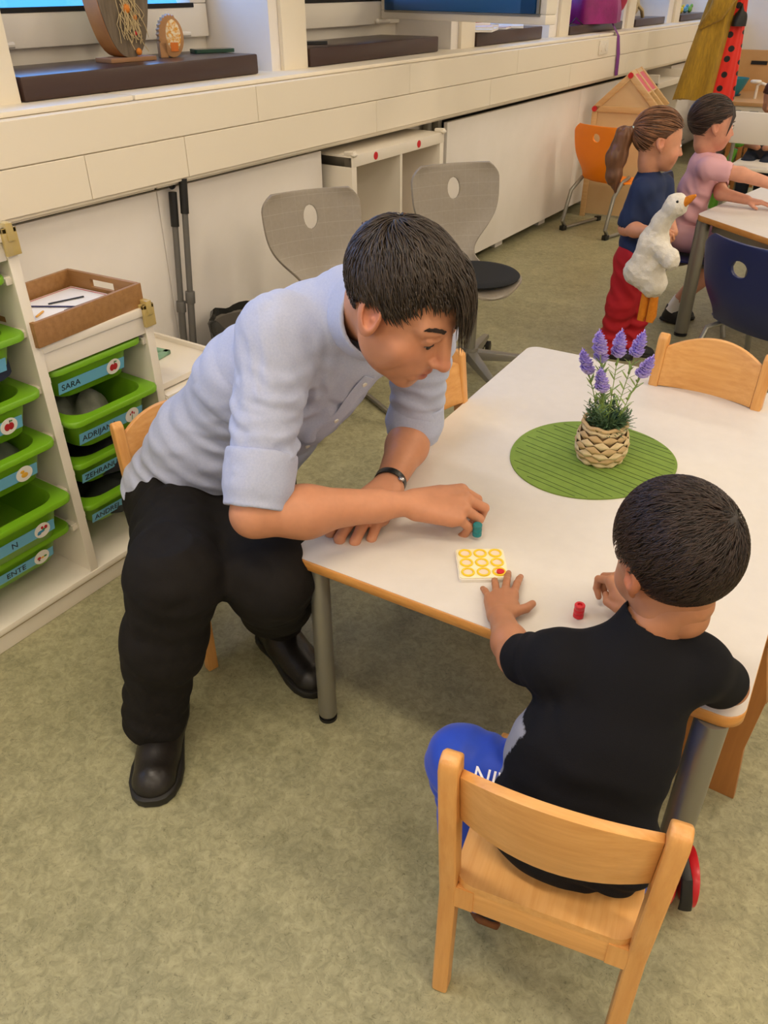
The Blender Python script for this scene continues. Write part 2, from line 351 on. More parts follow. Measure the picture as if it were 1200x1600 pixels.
def tub(y, z, h, out, name_, pic, label, tx=-.107):
    """green tub: y centre of its bay, z of the rim, h depth, out = how far pulled out"""
    x = SX-.20+out
    t = thing('storage_tub', label, 'tub', (x, y, z-h), 0, 'green storage tubs')
    L_, W_ = .40, .262
    lv = [(L_-.09, W_-.07, .03, 0.0), (L_-.075, W_-.055, .045, .004), (L_-.045, W_-.03, .05, h-.03), (L_-.042, W_-.028, .05, h-.012), (L_-.012, W_+.016, .03, h-.016), (L_-.006, W_+.020, .03, h-.014), (L_-.004, W_+.022, .03, h-.004), (L_-.008, W_+.018, .03, h),
          (L_-.05, W_-.035, .05, h+.001), (L_-.06, W_-.045, .05, h-.01), (L_-.085, W_-.065, .045, .008)]
    G().loft([rrect(a, b, c, d, 6) for a, b, c, d in lv]).obj('tub_body', GREEN, t, sharp=50)
    fx = L_/2-.0245
    sl = .014/max(h-.03, .02)
    zc = h*.5-.006; M = frame((fx-.012+.6*.02+.0035, -.005, zc), (0, 1, 0), (sl if h > .1 else .25, 0, 1))
    hh = .032 if h > .09 else .028
    G().box(-.115, .085, -hh/2, hh/2, 0, .0012, M=M).obj('name_label', LABEL, t, label='pale blue name label')
    if name_: text(name_, .023, M @ T((tx, -.001, .0014)), INK, t, ax='LEFT')
    if pic is not None:
        Mp = M @ T((.05, .001, .0015)); G().cyl((0, 0, 0), (0, 0, .001), .0215, n=28, M=Mp).obj('picture_sticker', PAPER, t)
        for (px, py, rx, ry, cc) in pic: G().ell((px, py, .0012), (rx, ry, .0012), 12, 4, M=Mp).obj('printed_picture', cc, t)
    rail(y-.1545-.0105, 1, z-.014); rail(y+.1545+.0105, -1, z-.014)
    return t
pR = mat('print_red', 'B8202C', .5); pG = mat('print_green', '3C8A3A', .5); pY = mat('print_yellow', 'F0B840', .5); pB = mat('print_blue', '3C8CB4', .5); pK = mat('print_dark', '3A2A22', .5)
apple = [(-.005, -.001, .008, .011, pR), (.005, -.001, .008, .011, pR), (.002, .012, .001, .005, pK), (.006, .013, .004, .002, pG)]
flower = [(0, -.006, .001, .010, pG), (0, .008, .003, .005, pR), (-.006, .004, .002, .004, pR), (.006, .004, .002, .004, pR)]
duck = [(0, -.003, .010, .008, pY), (-.005, .008, .006, .005, pY)]
plane_ = [(-.004, -.002, .011, .004, pB), (-.010, -.006, .006, .004, pB), (.010, .006, .005, .006, pR), (0, .008, .004, .005, pR), (.004, .002, .005, .003, pG)]
train = [(-.008, 0, .006, .005, pR), (.002, -.002, .005, .003, pY), (.010, -.001, .005, .003, pG), (-.008, -.007, .003, .002, pK)]
yc = 1.137; ya = .81
tub(yc, .630, .092, .0, 'SARA', apple, 'green tub with a red apple sticker, right below the wooden tray')
tub(yc, .505, .095, .035, 'ADRIJANA', flower, 'green tub with a flower sticker, second down beside the wooden chair back', )
tub(yc, .378, .085, .005, 'ZEHRANUR', None, 'green tub third down in the column behind the black trousers')
tub(yc, .255, .085, .005, 'ANDREJ', None, 'lowest green tub in the column behind the black trousers')
t1 = tub(ya, .872, .10, .01, '', None, 'topmost green tub at the left edge of the photo')
tub(ya, .752, .10, .03, '', None, 'second green tub from the top at the left edge')
tub(ya, .615, .10, .03, '', apple, 'third green tub from the top at the left edge with a round red sticker')
tub(ya, .490, .095, .035, '', duck, 'green tub with a yellow duck sticker at the left edge')
tub(ya, .337, .105, .04, 'N', plane_, 'deep green tub with an aeroplane sticker, second from the bottom at the left', -.035)
tub(ya, .232, .09, .0, 'ENTE', train, 'lowest left green tub with a red train sticker', -.05)
# soft things lying in tubs
def cloth_pile(c, s, m, name, label, cat, seed=1):
    rnd = random.Random(seed); loops = []; n = 26
    ph = [rnd.uniform(0, 6) for _ in range(6)]
    for i in range(9):
        t = i/8; rr = math.sin(math.acos(min(1, t*.98)))*.9+.1; z = t**.8
        loops.append([(c[0]+s[0]*rr*math.cos(a)*(1+.12*math.sin(3*a+ph[0])+.06*math.sin(7*a+ph[1]+4*t)), c[1]+s[1]*rr*math.sin(a)*(1+.1*math.sin(4*a+ph[2])), c[2]+s[2]*z*(1+.25*math.sin(2*a+ph[3]+3*t)+.12*math.sin(5*a+ph[4]))) for a in [2*math.pi*k/n for k in range(n)]])
    return G().loft(loops).obj(name, m, label=label, cat=cat, sharp=80)
cloth_pile((-1.72, 1.12, .42), (.09, .08, .075), mat('net_bag', '77796A', .6, c2='5C5F50', ns=40, bump=.4), 'net_bag', 'grey net bag crammed into the open green tub', 'bag', 3)
cloth_pile((-1.68, .83, .66), (.10, .10, .105), mat('navy_cloth', '1A2238', .8, bump=.3, ns=60), 'folded_cloth', 'navy cloth stuffed in a left green tub', 'cloth', 5)
cloth_pile((-1.70, .83, .41), (.10, .09, .06), mat('grey_cloth', '5C6652', .8, bump=.3, ns=60), 'crumpled_cloth', 'grey cloth lying in the left tub above the duck sticker', 'cloth', 6)
cloth_pile((-1.72, 1.13, .30), (.10, .10, .06), mat('black_cloth', '15171B', .8, bump=.3, ns=60), 'dark_cloth', 'black cloth in the third tub of the right column', 'cloth', 8)
cloth_pile((-1.72, 1.13, .18), (.10, .10, .055), mat('olive_cloth', '2B2F2A', .8, bump=.3, ns=60), 'dark_garment', 'dark garment in the lowest tub of the right column', 'cloth', 9)
# wooden tray on the second step
t = thing('wooden_tray', 'brown wooden tray with a handle hole on the storage unit', 'tray', (-1.722, 1.128, .704), R(4))
def tray_side(L_, hole):
    g = G()
    if not hole: return g.box(-L_/2, L_/2, -.005, .005, 0, .058)
    return g.box(-L_/2, -.042, -.005, .005, 0, .058).box(.042, L_/2, -.005, .005, 0, .058).box(-.042, .042, -.005, .005, 0, .024).box(-.042, .042, -.005, .005, .045, .058)
tray_side(.24, True).obj('tray_side', TRAYW, t, M=T((0, .160, 0)))
tray_side(.24, True).obj('tray_side', TRAYW, t, M=T((0, -.160, 0)))
for x in (-.125, .125): tray_side(.33, False).obj('tray_side', TRAYW, t, bevel=.0015, M=T((x, 0, 0)) @ RZ(R(90)))
G().box(-.12, .12, -.155, .155, 0, .006).obj('tray_base', TRAYW, t)
pz = .712
pp = thing('paper_sheet', 'white worksheet with a red border in the wooden tray', 'paper', (-1.722, 1.128, pz), R(4))
G().box(-.110, .110, -.148, .148, 0, .010).obj('sheet', PAPER, pp, bevel=.001)
g = G(); [g.box(*q, .0102, .0106) for q in ((-.104, .104, -.142, -.139), (-.104, .104, .139, .142), (-.104, -.101, -.142, .142), (.101, .104, -.142, .142))]
g.obj('red_border', pR, pp, label='thin red printed border')
for i, (x, y, a, L_, c, nm) in enumerate(((-.03, .055, 72, .09, '20242A', 'black'), (-.02, .005, 32, .12, '2A2A55', 'navy'), (.03, .045, 92, .085, '20242A', 'dark grey'), (.055, .035, 95, .13, 'C03038', 'red'), (.078, -.005, 93, .14, 'C8404A', 'pink-red'), (.0, -.045, 120, .04, 'E8A83A', 'yellow'), (.088, .03, 93, .10, 'A03040', 'dark red'))):
    M = T((-1.722+x, 1.128+y, pz+.0112)) @ RZ(R(a))
    G().box(-L_/2, L_/2, -.0022, .0022, 0, .003, M=M).obj('counting_stick', mat('stick_'+nm, c, .5), bevel=.0008,
        label=nm+' flat counting stick on the worksheet in the wooden tray', cat='stick', group='counting sticks')
t = thing('wooden_box', 'small light wooden box with a round dowel behind the wooden tray', 'box', (-1.99, 1.10, .701))
G().box(-.05, .02, -.05, .045, 0, .055).obj('box_body', BEECH, t, bevel=.002); G().cyl((-.01, .04, .03), (-.01, .085, .03), .006).obj('dowel', BEECH, t)
# white tray + green frame on the third step
t = thing('white_tray', 'shallow white tray with a raised rim on the lowest storage step', 'tray', (-1.80, 1.465, .449))
g = G().box(-.17, .17, -.135, .135, 0, .004)
g.box(-.17, -.164, -.135, .135, 0, .018).box(.164, .17, -.135, .135, 0, .018).box(-.17, .17, -.135, -.129, 0, .018).box(-.17, .17, .129, .135, 0, .018).obj('tray_shell', WHITE, t, bevel=.002)
t = thing('framed_picture', 'mint green frame with a striped sheet lying in the white tray', 'frame', (-1.865, 1.435, .4545), R(8))
g = G().box(-.08, .08, -.08, -.06, 0, .012).box(-.08, .08, .06, .08, 0, .012).box(-.08, -.062, -.08, .08, 0, .012).box(.062, .08, -.08, .08, 0, .012).obj('frame_rim', mat('mint', '7FA78C', .5), t, bevel=.002)
G().box(-.062, .062, -.06, .06, 0, .004).obj('sheet', PAPER, t)
for k in range(7): G().box(-.055+.016*k, -.051+.016*k, -.055, .055, .0041, .0045).obj('printed_line', INK, t)
# ================================================================ mop handles and bin
MET = mat('pole_grey', '6E6C68', .45, .3)
def pole(xy0, top, lab, h):
    t = thing('broom', lab, 'broom', (xy0[0], xy0[1], 0))
    a = Vector(xy0+(.0,)); b = Vector(top); d = (b-a).normalized()
    G().tube([a+d*.03, a+d*(h*.55)], .0125, 12).obj('lower_tube', MET, t, world=True)
    G().tube([a+d*(h*.55), b-d*.1], .0105, 12).obj('upper_tube', MET, t, world=True)
    G().tube([a+d*(h*.52), a+d*(h*.57)], .017, 12).obj('clamp_collar', MET, t, world=True, bevel=.002)
    G().tube([b-d*.13, b-d*.02], .014, 12).torus((0, 0, 0), .0135, .0045, 20, 8, M=frame(b+d*.006, (0, 1, 0), d)).obj('grip', BLACK, t, world=True, label='black grip with a hanging loop')
    G().box(-.025, .025, -.11, .11, 0, .03, M=T((xy0[0]+.0, xy0[1]+(.12 if h > .8 else -.12), 0))).obj('head', BLACK, t, world=True, bevel=.006)
pole((-2.150, 1.865), (-2.15, 1.945, .825), 'grey telescopic pole with a black grip, left and lower of the leaning two', .78)
pole((-2.120, 1.880), (-2.125, 1.975, .865), 'grey telescopic pole with a black looped grip, right and taller of the leaning two', .84)
bn = thing('waste_bin', 'round waste bin lined with a dark bag behind the shirt back', 'bin', (-1.99, 2.07, 0))
G().lathe([(.10, 0), (.13, .345), (.136, .35), (.128, .345), (.098, .01)], 28).obj('bin_body', mat('bin_grey', '6A645A', .5), bn)
ob = []
for i in range(6):
    ob.append([((.134+.006*math.sin(9*a+i)+.008*(i in (1, 2)))*math.cos(a), (.134+.006*math.cos(7*a+i)+.008*(i in (1, 2)))*math.sin(a), [.30, .335, .365, .375, .34, .15][i]+.008*math.sin(6*a)) for a in [2*math.pi*k/40 for k in range(40)]])
G().loft(ob, caps=(False, False)).obj('bin_liner', mat('liner', '3A3A36', .25, trans=.2), bn, sharp=80)
# ================================================================ tables
def rounded_poly(pts, r, n=8):
    out = []
    for i, p in enumerate(pts):
        p = Vector(p); a = Vector(pts[i-1])-p; b = Vector(pts[(i+1) % len(pts)])-p; a.normalize(); b.normalize()
        ang = a.angle(b); d = r/math.tan(ang/2); c = p+(a+b).normalized()*(r/math.sin(ang/2))
        s = p+a*d-c; e = p+b*d-c
        for k in range(n+1):
            t = k/n; v = (s*(1-t)+e*t).normalized()*r; out.append(tuple(c+v))
    return out
TOPM = mat('table_laminate', 'D6D0C8', .36, c2='DBD5CD', ns=30)
EDGE = wood('table_edge_beech', 'D69A50', 'C4823A', ns=5, stretch=(4, 4, 20))
def table(name, label, pts, h, legs, r=.035, caster=None, th=.024):
    c = (sum(p[0] for p in pts)/len(pts), sum(p[1] for p in pts)/len(pts)); t = thing(name, label, 'table', (c[0], c[1], 0))
    po = rounded_poly(pts, r); pin = [((x-c[0])*.9975+c[0], (y-c[1])*.9965+c[1]) for x, y in po]
    G().loft([[(x, y, z) for x, y in q] for q, z in ((pin, h-th), (po, h-th+.002), (po, h-.003), (pin, h-.0008))]).obj('table_edge', EDGE, t, world=True, sharp=60)
    G().prism(pin, h-.002, h).obj('tabletop', TOPM, t, world=True, smooth=False)
    q = [Vector(p)+(Vector(c)-Vector(p)).normalized()*.085 for p in pts]
    for i in range(len(q)):
        a, b = q[i], q[(i+1) % len(q)]; d = (b-a).normalized(); nrm = Vector((-d.y, d.x))
        G().box(0, (b-a).length, -.012, .012, h-th-.045, h-th, M=frame((a.x, a.y, 0), (d.x, d.y, 0), (nrm.x, nrm.y, 0))).obj('frame_rail', GREY, t, world=True, bevel=.002)
    for k, (x, y, rr) in enumerate(legs):
        if caster == k:
            G().cyl((x, y, .12), (x, y, h-th), rr, n=24).obj('leg', GREY, t, world=True, bevel=.002)
            w_ = G().cyl((x-.005, y+.005, .085), (x-.005, y+.005, .125), .022, n=20).box(x-.028, x+.020, y-.004, y+.012, .07, .10).obj('caster_housing', BLACK, t, world=True, bevel=.003)
            ax = Vector((.9, .42, 0)).normalized(); cc = Vector((x+.022, y-.012, .052))
            for sgn in (-1, 1):
                o1 = cc+ax*(.009*sgn); o2 = cc+ax*(.030*sgn)
                G().tube([o1, o1+ax*.004*sgn, o2-ax*.003*sgn, o2], [.046, .052, .052, .044], 32).obj('caster_wheel', RED, t, world=True, label='red caster wheel', sharp=60)
                G().cyl(o2-ax*.001*sgn, o2+ax*.0015*sgn, .036, .034, 28).obj('wheel_cap', mat('cap_grey', '6E6A60', .5), t, world=True)
            G().tube([cc+Vector((0, 0, .058)), cc+Vector((.02, -.035, .045)), cc+Vector((.030, -.050, .010)), cc+Vector((.032, -.055, -.006))], [(.009, .006), (.010, .007), (.011, .006), (.012, .004)], 10, flat=ax).obj('brake_pedal', BLACK, t, world=True)
        else:
            G().cyl((x, y, .016), (x, y, h-th), rr, n=24).obj('leg', GREY, t, world=True, bevel=.001)
            G().cyl((x, y, 0), (x, y, .008), rr*.98, rr, 24).cyl((x, y, .008), (x, y, .018), rr*.8, n=20).obj('glide', BLACK, t, world=True)
    return t
P0 = Vector((-.849, .928)); P1 = Vector((-.913, 2.169)); dx = Vector((.840, .042))
TB = table('table', 'white table with a beech edge in the middle, flower pot on it', [tuple(P0), tuple(P0+dx), tuple(P1+dx), tuple(P1)], .457,
      [(-.800, .958, .0205), (-.052, .985, .026), (-.87, 2.09, .0205), (-.12, 2.12, .0205)], caster=1)
TB2 = table('side_table', 'white table with rounded corner in front of the pink shirted girl', [(-.86, 3.715), (-.10, 3.17), (.25, 3.9), (-.74, 4.50)], .545, [(-.829, 3.739, .03), (-.16, 3.27, .02), (.15, 3.85, .02), (-.70, 4.40, .02)], r=.05)
TB3 = table('low_table', 'second white table butted behind the girls table', [(-.745, 4.53), (.25, 3.93), (.65, 4.7), (-.30, 5.25)], .56, [(-.68, 4.58, .02), (.2, 4.02, .02), (.55, 4.65, .02), (-.28, 5.13, .02)], r=.04)
# ================================================================ small beech chairs
def chair_mesh():
    """faces +y, seat rear edge at y=0, total height .58"""
    t = thing('wooden_chair', 'x', 'chair', (0, 0, 0))
    W2 = .122; ST = .305
    for s in (-1, 1):
        def P(y, z): return (y, z)
        prof = [(-.070, .572), (-.058, .582), (-.040, .582), (-.030, .572), (.030, .285), (.034, .25), (-.005, 0), (-.038, 0), (-.008, .25), (-.012, .285)]
        prof = [(-.068, .578), (-.064, .594), (-.048, .600), (-.034, .588), (-.004, .31), (.004, .27), (-.012, 0), (-.042, 0), (-.030, .27), (-.036, .31)]
        x0, x1 = (W2-.0, W2+.026) if s > 0 else (-W2-.026, -W2)
        G().loft([[(x, y, z) for y, z in prof] for x in (x0, x1)]).obj('rear_post', BEECHZ, t, bevel=.006, seg=3)
        G().box(s*W2-.014, s*W2+.014, .255, .283, 0, .282).obj('front_leg', BEECHZ, t, bevel=.004)
        G().box(s*W2-.011, s*W2+.011, -.01, .26, .225, .282).obj('side_rail', BEECHX, t, bevel=.002)
    G().box(-W2, W2, -.028, -.006, .240, .290).obj('rear_rail', BEECH, t, bevel=.002)
    for s in (-1, 1): G().box(s*(W2-.012)-.014, s*(W2-.012)+.014, -.0295, -.027, .241, .289).obj('rail_end', BEECHZ, t)
    G().box(-W2, W2, .258, .276, .24, .282).obj('front_rail', BEECH, t, bevel=.002)
    st = []
    for z, k in ((.288, 1), (.292, 0), (.300, 0), (.304, 1)):
        st.append([(x*(1-.012*k), y, z-.006*(1-min(1, (x/.12)**2))*(z > .295)) for x, y, _ in rrect(.262, .30, .03, 0, 5, 0, .122)])
    G().loft(st).obj('seat', BEECHX, t, sharp=50)
    # curved back board
    lp = []; n = 14
    for i in range(n+1):
        u = -1+2*i/n; x = u*W2*1.0; y = -.014-.030*(1-u*u)
        def q(z): return y-.018*(z-.45)/.13*1.2-.014
        zb = .460-.004*(1-u*u); zt = .566+.032*(1-u*u)
        lp.append([(x, q(zb)+.008, zb), (x, q(zt)+.008, zt), (x, q(zt)-.008, zt), (x, q(zb)-.008, zb)])
    G().loft(lp).obj('backrest', BEECH, t, bevel=.003, sharp=40)
    return t
ch = chair_mesh(); ch.name = 'wooden_chair'
def put_chair(o, x, y, rz, label, sc_=1.): o.location = (x, y, 0); o.rotation_euler = (0, 0, rz); o.scale = (sc_,)*3; o['label'] = label; o['group'] = 'small beech chairs'
chs = [ch]+[copy_tree(ch) for _ in range(3)]
put_chair(chs[0], -.170, .655, R(11.6), 'beech chair in the foreground with its back to us, the small boy sitting on it')
put_chair(chs[1], -1.304, 1.096, R(-105), 'beech chair under the man, its post showing behind his back', .96); chs[1].scale = (.96, .78, .96)
put_chair(chs[2], -.865, 1.575, R(-90), 'beech chair tucked at the far left side of the table behind the face')
put_chair(chs[3], -.373, 2.055, R(178), 'beech chair with arched back at the far end of the table')
# wooden stool pushed under the table from the right
st = thing('wooden_stool', 'brown wooden stool with board sides standing beside the right table edge', 'stool', (-.10, 1.39, 0))
STW = wood('stool_wood', 'AF7438', '98602C', stretch=(12, 12, 1), ns=5)
for y in (1.235, 1.54):
    G().loft([[(x, y+yy, z) for x, z in ((-.21, 0), (.017, 0), (.004, .14), (.012, .28), (-.020, .415), (-.17, .415), (-.20, .28), (-.19, .14))] for yy in (0, .02)]).obj('side_panel', STW, st, world=True, bevel=.003)
G().box(-.21, .0, 1.225, 1.57, .405, .425).obj('seat', STW, st, world=True, bevel=.004)
G().box(-.11, -.09, 1.25, 1.545, .12, .2).obj('stretcher', STW, st, world=True, bevel=.003)
# ================================================================ grey shell chairs
def shell_mesh(w_=.42, hole=True, M=None, back_h=.40, seat_d=.38, waist=.13, nu=28, nv=60, hole_c=.885, hole_r=(.041, .027), hs=1.):
    """one-piece seat and back; path from the seat front to the top of the back. faces +y"""
    path = []
    for i in range(nv+1):
        t = i/nv; s = t*(seat_d+back_h)
        if s < seat_d-.05: y = seat_d/2-s; z = -.012*math.sin(math.pi*min(1, s/seat_d))-(.03*(1-s/.07)**2 if s < .07 else 0)
        else:
            q = (s-(seat_d-.05))/(back_h+.05); a = q
            y = -seat_d/2+.05-.07*a-.04*math.sin(min(1, a*2)*math.pi/2); z = -.012*0+(back_h+.02)*(a**1.15)
        if s < seat_d*.5: hw = w_/2*math.sqrt(max(0.03, 1-((s-seat_d*.5)/(seat_d*.52))**2))*.98
        else:
            q = (s-seat_d*.5)/(seat_d*.5+back_h)
            hw = w_/2*(1-(1-waist/(w_/2))*math.exp(-((q-.40)/.20)**2))
            if q > .9: hw *= math.sqrt(max(0, 1-((q-.9)/.1)**2*.40))
        path.append((y, z, hw, s))
    V = []; Fc = []
    for (y, z, hw, s) in path:
        for j in range(nu+1):
            u = -1+2*j/nu; cv = .03*(u*u)*(1 if s > seat_d*.8 else .35)
            V.append((u*hw, y+(cv if s > seat_d*.8 else 0), z+(0 if s > seat_d*.8 else cv)))
    bm = bmesh.new(); vs = [bm.verts.new(v) for v in V]
    hc = hole_c*nv; keep = []
    for i in range(nv):
        for j in range(nu):
            q = ((i+.5-hc)*((seat_d+back_h)/nv), ((j+.5)/nu-.5)*2*path[i][2])
            if hole and (q[0]/hole_r[0])**2+(q[1]/hole_r[1])**2 < 1: continue
            bm.faces.new((vs[i*(nu+1)+j], vs[i*(nu+1)+j+1], vs[(i+1)*(nu+1)+j+1], vs[(i+1)*(nu+1)+j]))
    for v in [v for v in bm.verts if not v.link_faces]: bm.verts.remove(v)
    # snap the hole rim to a true oval
    if hole:
        cy, cz = path[int(hc)][0], path[int(hc)][1]; tz = Vector((0, path[int(hc)+1][0]-cy, path[int(hc)+1][1]-cz)).normalized()
        for v in bm.verts:
            if v.is_boundary:
                d = Vector((v.co.x, 0, 0))+tz*((v.co-Vector((0, cy, cz))).dot(tz))
                e = math.hypot(d.x/hole_r[1], d.dot(tz)/hole_r[0])
                if e < 1.6: k = 1/e; v.co = Vector((v.co.x*k, 0, 0))+Vector((0, cy, cz))+tz*(d.dot(tz)*k)+Vector((0, v.co.y-cy-tz.y*d.dot(tz), 0))*1.0
    bmesh.ops.recalc_face_normals(bm, faces=bm.faces)
    me = bpy.data.meshes.new('shell'); bm.to_mesh(me); bm.free()
    o = bpy.data.objects.new('tmp', me); col.objects.link(o)
    md = o.modifiers.new('s', 'SOLIDIFY'); md.thickness = .011; md.offset = 0
    md = o.modifiers.new('b', 'BEVEL'); md.width = .003; md.segments = 2; md.limit_method = 'ANGLE'
    dg = bpy.context.evaluated_depsgraph_get(); me2 = bpy.data.meshes.new_from_object(o.evaluated_get(dg)); bpy.data.objects.remove(o)
    me2.polygons.foreach_set('use_smooth', np.ones(len(me2.polygons), dtype=bool)); me2.set_sharp_from_angle(angle=R(50))
    if M: me2.transform(M)
    return me2
def line_mat():
    m = mat('grey_shell', '9A9184', .38, c2='938A7D', ns=90, bump=.05, bs=400)
    nt = m.node_tree; N = nt.nodes; L = nt.links; p = N['Principled BSDF']
    tc = N.new('ShaderNodeTexCoord'); sx = N.new('ShaderNodeSeparateXYZ'); L.new(tc.outputs['Object'], sx.inputs[0])
    prev = p.inputs['Base Color'].links[0].from_socket
    for ax, per, wd in (('Z', .048, .035), ('X', .052, .03)):
        d = N.new('ShaderNodeMath'); d.operation = 'DIVIDE'; d.inputs[1].default_value = per; L.new(sx.outputs[ax], d.inputs[0])
        f = N.new('ShaderNodeMath'); f.operation = 'FRACT'; L.new(d.outputs[0], f.inputs[0])
        c = N.new('ShaderNodeMath'); c.operation = 'LESS_THAN'; c.inputs[1].default_value = wd; L.new(f.outputs[0], c.inputs[0])
        k = N.new('ShaderNodeMath'); k.operation = 'MULTIPLY'; k.inputs[1].default_value = .22 if ax == 'Z' else .12; L.new(c.outputs[0], k.inputs[0])
        mx = N.new('ShaderNodeMix'); mx.data_type = 'RGBA'; L.new(k.outputs[0], mx.inputs[0]); L.new(prev, mx.inputs[6]); mx.inputs[7].default_value = lin('C8C0B4'); prev = mx.outputs[2]
    L.new(prev, p.inputs['Base Color']); return m
SHELL = line_mat()
# chair without castors, left
g1 = thing('grey_chair', 'grey plastic shell chair with an oval hole, left of the white cube shelf', 'chair', (-1.64, 2.17, 0), R(-120), 'grey shell chairs')
link('shell', shell_mesh(.37, M=T((0, 0, .415)), waist=.07, back_h=.35), SHELL, g1)
for s in (-1, 1):
    G().tube([(s*.16, -.20, .012), (s*.17, .10, .012), (s*.17, .16, .03), (s*.15, .10, .2), (s*.11, .02, .40), (s*.05, -.02, .405)], .011, 10).obj('leg', GREY, g1)
G().tube([(-.16, -.18, .012), (.16, -.18, .012)], .010, 8).obj('crossbar', GREY, g1)
# office swivel chair
g2 = thing('swivel_chair', 'grey swivel chair with oval hole and black round cushion in front of the large panel', 'chair', (-1.44, 2.79, 0), R(-127), 'grey shell chairs')
link('shell', shell_mesh(.375, M=T((0, 0, .415)), waist=.065, back_h=.36), SHELL, g2)
G().cyl((0, 0, .10), (0, 0, .40), .022, n=20).cyl((0, 0, .36), (0, 0, .41), .05, .08, 24).obj('gas_lift', GREY, g2)
G().cyl((0, 0, .075), (0, 0, .125), .04, .032, 20).obj('base_hub', GREY, g2)
for k in range(5):
    a = R(72*k+14); d = Vector((math.cos(a), math.sin(a), 0)); n_ = Vector((-d.y, d.x, 0))
    lp = []
    for q, w2, z0, z1 in ((.02, .026, .078, .115), (.15, .022, .072, .10), (.28, .014, .068, .083)):
        lp.append([tuple(d*q+n_*(w2*s)+Vector((0, 0, z))) for s, z in ((-1, z0), (1, z0), (.8, z1), (-.8, z1))])
    G().loft(lp).obj('base_arm', GREY, g2, bevel=.003)
    e = d*.265
    for s in (-1, 1): G().tube([tuple(e+n_*(.006*s)+Vector((0, 0, .028))), tuple(e+n_*(.008*s)+Vector((0, 0, .028))), tuple(e+n_*(.022*s)+Vector((0, 0, .028))), tuple(e+n_*(.024*s)+Vector((0, 0, .028)))], [.022, .028, .028, .022], 18).obj('castor', BLACK, g2)
    G().cyl(tuple(e+Vector((0, 0, .03))), tuple(e+Vector((0, 0, .075))), .008).obj('castor_stem', BLACK, g2)
cu = thing('seat_cushion', 'flat round black seat cushion with a tie on the swivel chair', 'cushion', (-1.425, 2.775, .424), R(-127))
G().lathe([(.15, 0), (.168, .004), (.172, .010), (.165, .016), (.14, .019), (.0, .019)], 40).obj('cushion_pad', mat('black_felt', '131517', .9, bump=.2, ns=300), cu, sharp=60)
G().tube([(.12, .12, .010), (.16, .15, .014), (.19, .17, .008)], [(.008, .002)]*3, 6).obj('tie', BLACK, cu)
# orange chair
o1 = thing('orange_chair', 'orange plastic chair with a round hole in front of the wooden house panel', 'chair', (-1.83, 5.40, 0), R(-15))
link('shell', shell_mesh(.37, M=T((0, 0, .32)), waist=.14, back_h=.31, seat_d=.34, hole_c=.90, hole_r=(.026, .026)), ORANGE, o1)
for s in (-1, 1):
    G().tube([(s*.17, -.22, .014), (s*.17, .16, .014)], .011, 10).tube([(s*.17, -.2, .014), (s*.17, -.24, .06), (s*.165, -.19, .25), (s*.15, -.10, .325), (s*.10, .05, .33)], .0125, 10).obj('leg', GREY, o1)
    for a in (-.245, .14): G().box(s*.17-.016, s*.17+.016, a, a+.04, 0, .03).obj('foot_cap', BLACK, o1, bevel=.004)
# navy chair
def navy(x, y, rz, label):
    n1 = thing('navy_chair', label, 'chair', (x, y, 0), rz, 'navy plastic chairs')
    link('shell', shell_mesh(.36, M=T((0, 0, .33)), waist=.145, back_h=.30, seat_d=.34, hole_c=.87, hole_r=(.030, .034)), NAVY, n1)
    for s in (-1, 1): G().tube([(s*.18, -.22, .012), (s*.17, -.18, .10), (s*.155, -.12, .29), (s*.12, -.02, .315), (s*.155, .12, .30), (s*.18, .20, .012)], .0115, 10).obj('leg', GREY, n1)
    return n1
navy(-.40, 3.12, R(-28), 'dark blue plastic chair at the right edge in front of the far white table')
navy(-.87, 3.93, R(-82), 'dark blue plastic chair under the pink shirted girl')
navy(-.55, 5.6, R(150), 'dark blue plastic chair far back behind the outstretched arm')
# ================================================================ white cube shelf in the niche
cs = thing('cube_shelf', 'white two column cube shelf with red dots between the big panels', 'shelf', (-2.25, 3.25, 0))
cx0, cx1, cy0, cy1, ct = -2.40, -2.06, 2.845, 3.60, .795
for a in ((cx0, cx1, cy0, cy0+.035, 0, ct-.005), (cx0, cx1, cy1-.035, cy1, 0, ct-.005)): G().box(*a).obj('side_panel', WHITE, cs, world=True, bevel=.002)
G().box(cx0, cx1+.001, cy0, cy1, ct-.045, ct).obj('top_panel', WHITE, cs, world=True, bevel=.002)
G().box(cx0, cx1, cy0+.035, cy1-.035, 0, .04).obj('bottom_panel', WHITE, cs, world=True, bevel=.002)
G().box(cx0, cx1, 3.215, 3.232, .36, ct-.045).box(cx0, cx1, 3.215, 3.232, .04, .345).obj('divider', WHITE, cs, world=True)
G().box(cx0, cx1-.001, cy0+.035, cy1-.035, .345, .362).obj('middle_shelf', WHITE, cs, world=True)
G().box(cx0-.005, cx0, cy0, cy1, .01, ct-.01).obj('back_panel', WHITE, cs, world=True)
for y in (3.02, 3.37): G().cyl((cx1+.0012, y, ct-.022), (cx1+.0022, y, ct-.022), .0155, n=24).obj('red_dot', RED, cs, world=True, label='round red sticker')
for y in (cy0+.012, cy1-.014): G().tube([(cx1-.04, y, ct+.006), (cx1+.008, y, ct+.006)], [.010, .013], 10).ell((cx1+.004, y, ct+.004), (.014, .016, .009)).obj('corner_guard', WHITE, cs, world=True)
gb = thing('game_box', 'flat game box with yellow and brown print in the right cube', 'box', (-2.2, 3.36, .363), 0)
G().box(-.11, .115, -.10, .10, 0, .045).obj('box_body', mat('game_yellow', 'D8B020', .5, c2='6A3418', ns=22, amt=3), gb, bevel=.001)
G().box(-.11, .1152, -.10, .10, .045, .075).obj('box_lid', mat('game_brown', '7A4424', .5, c2='C8A888', ns=40, amt=3), gb, bevel=.001)
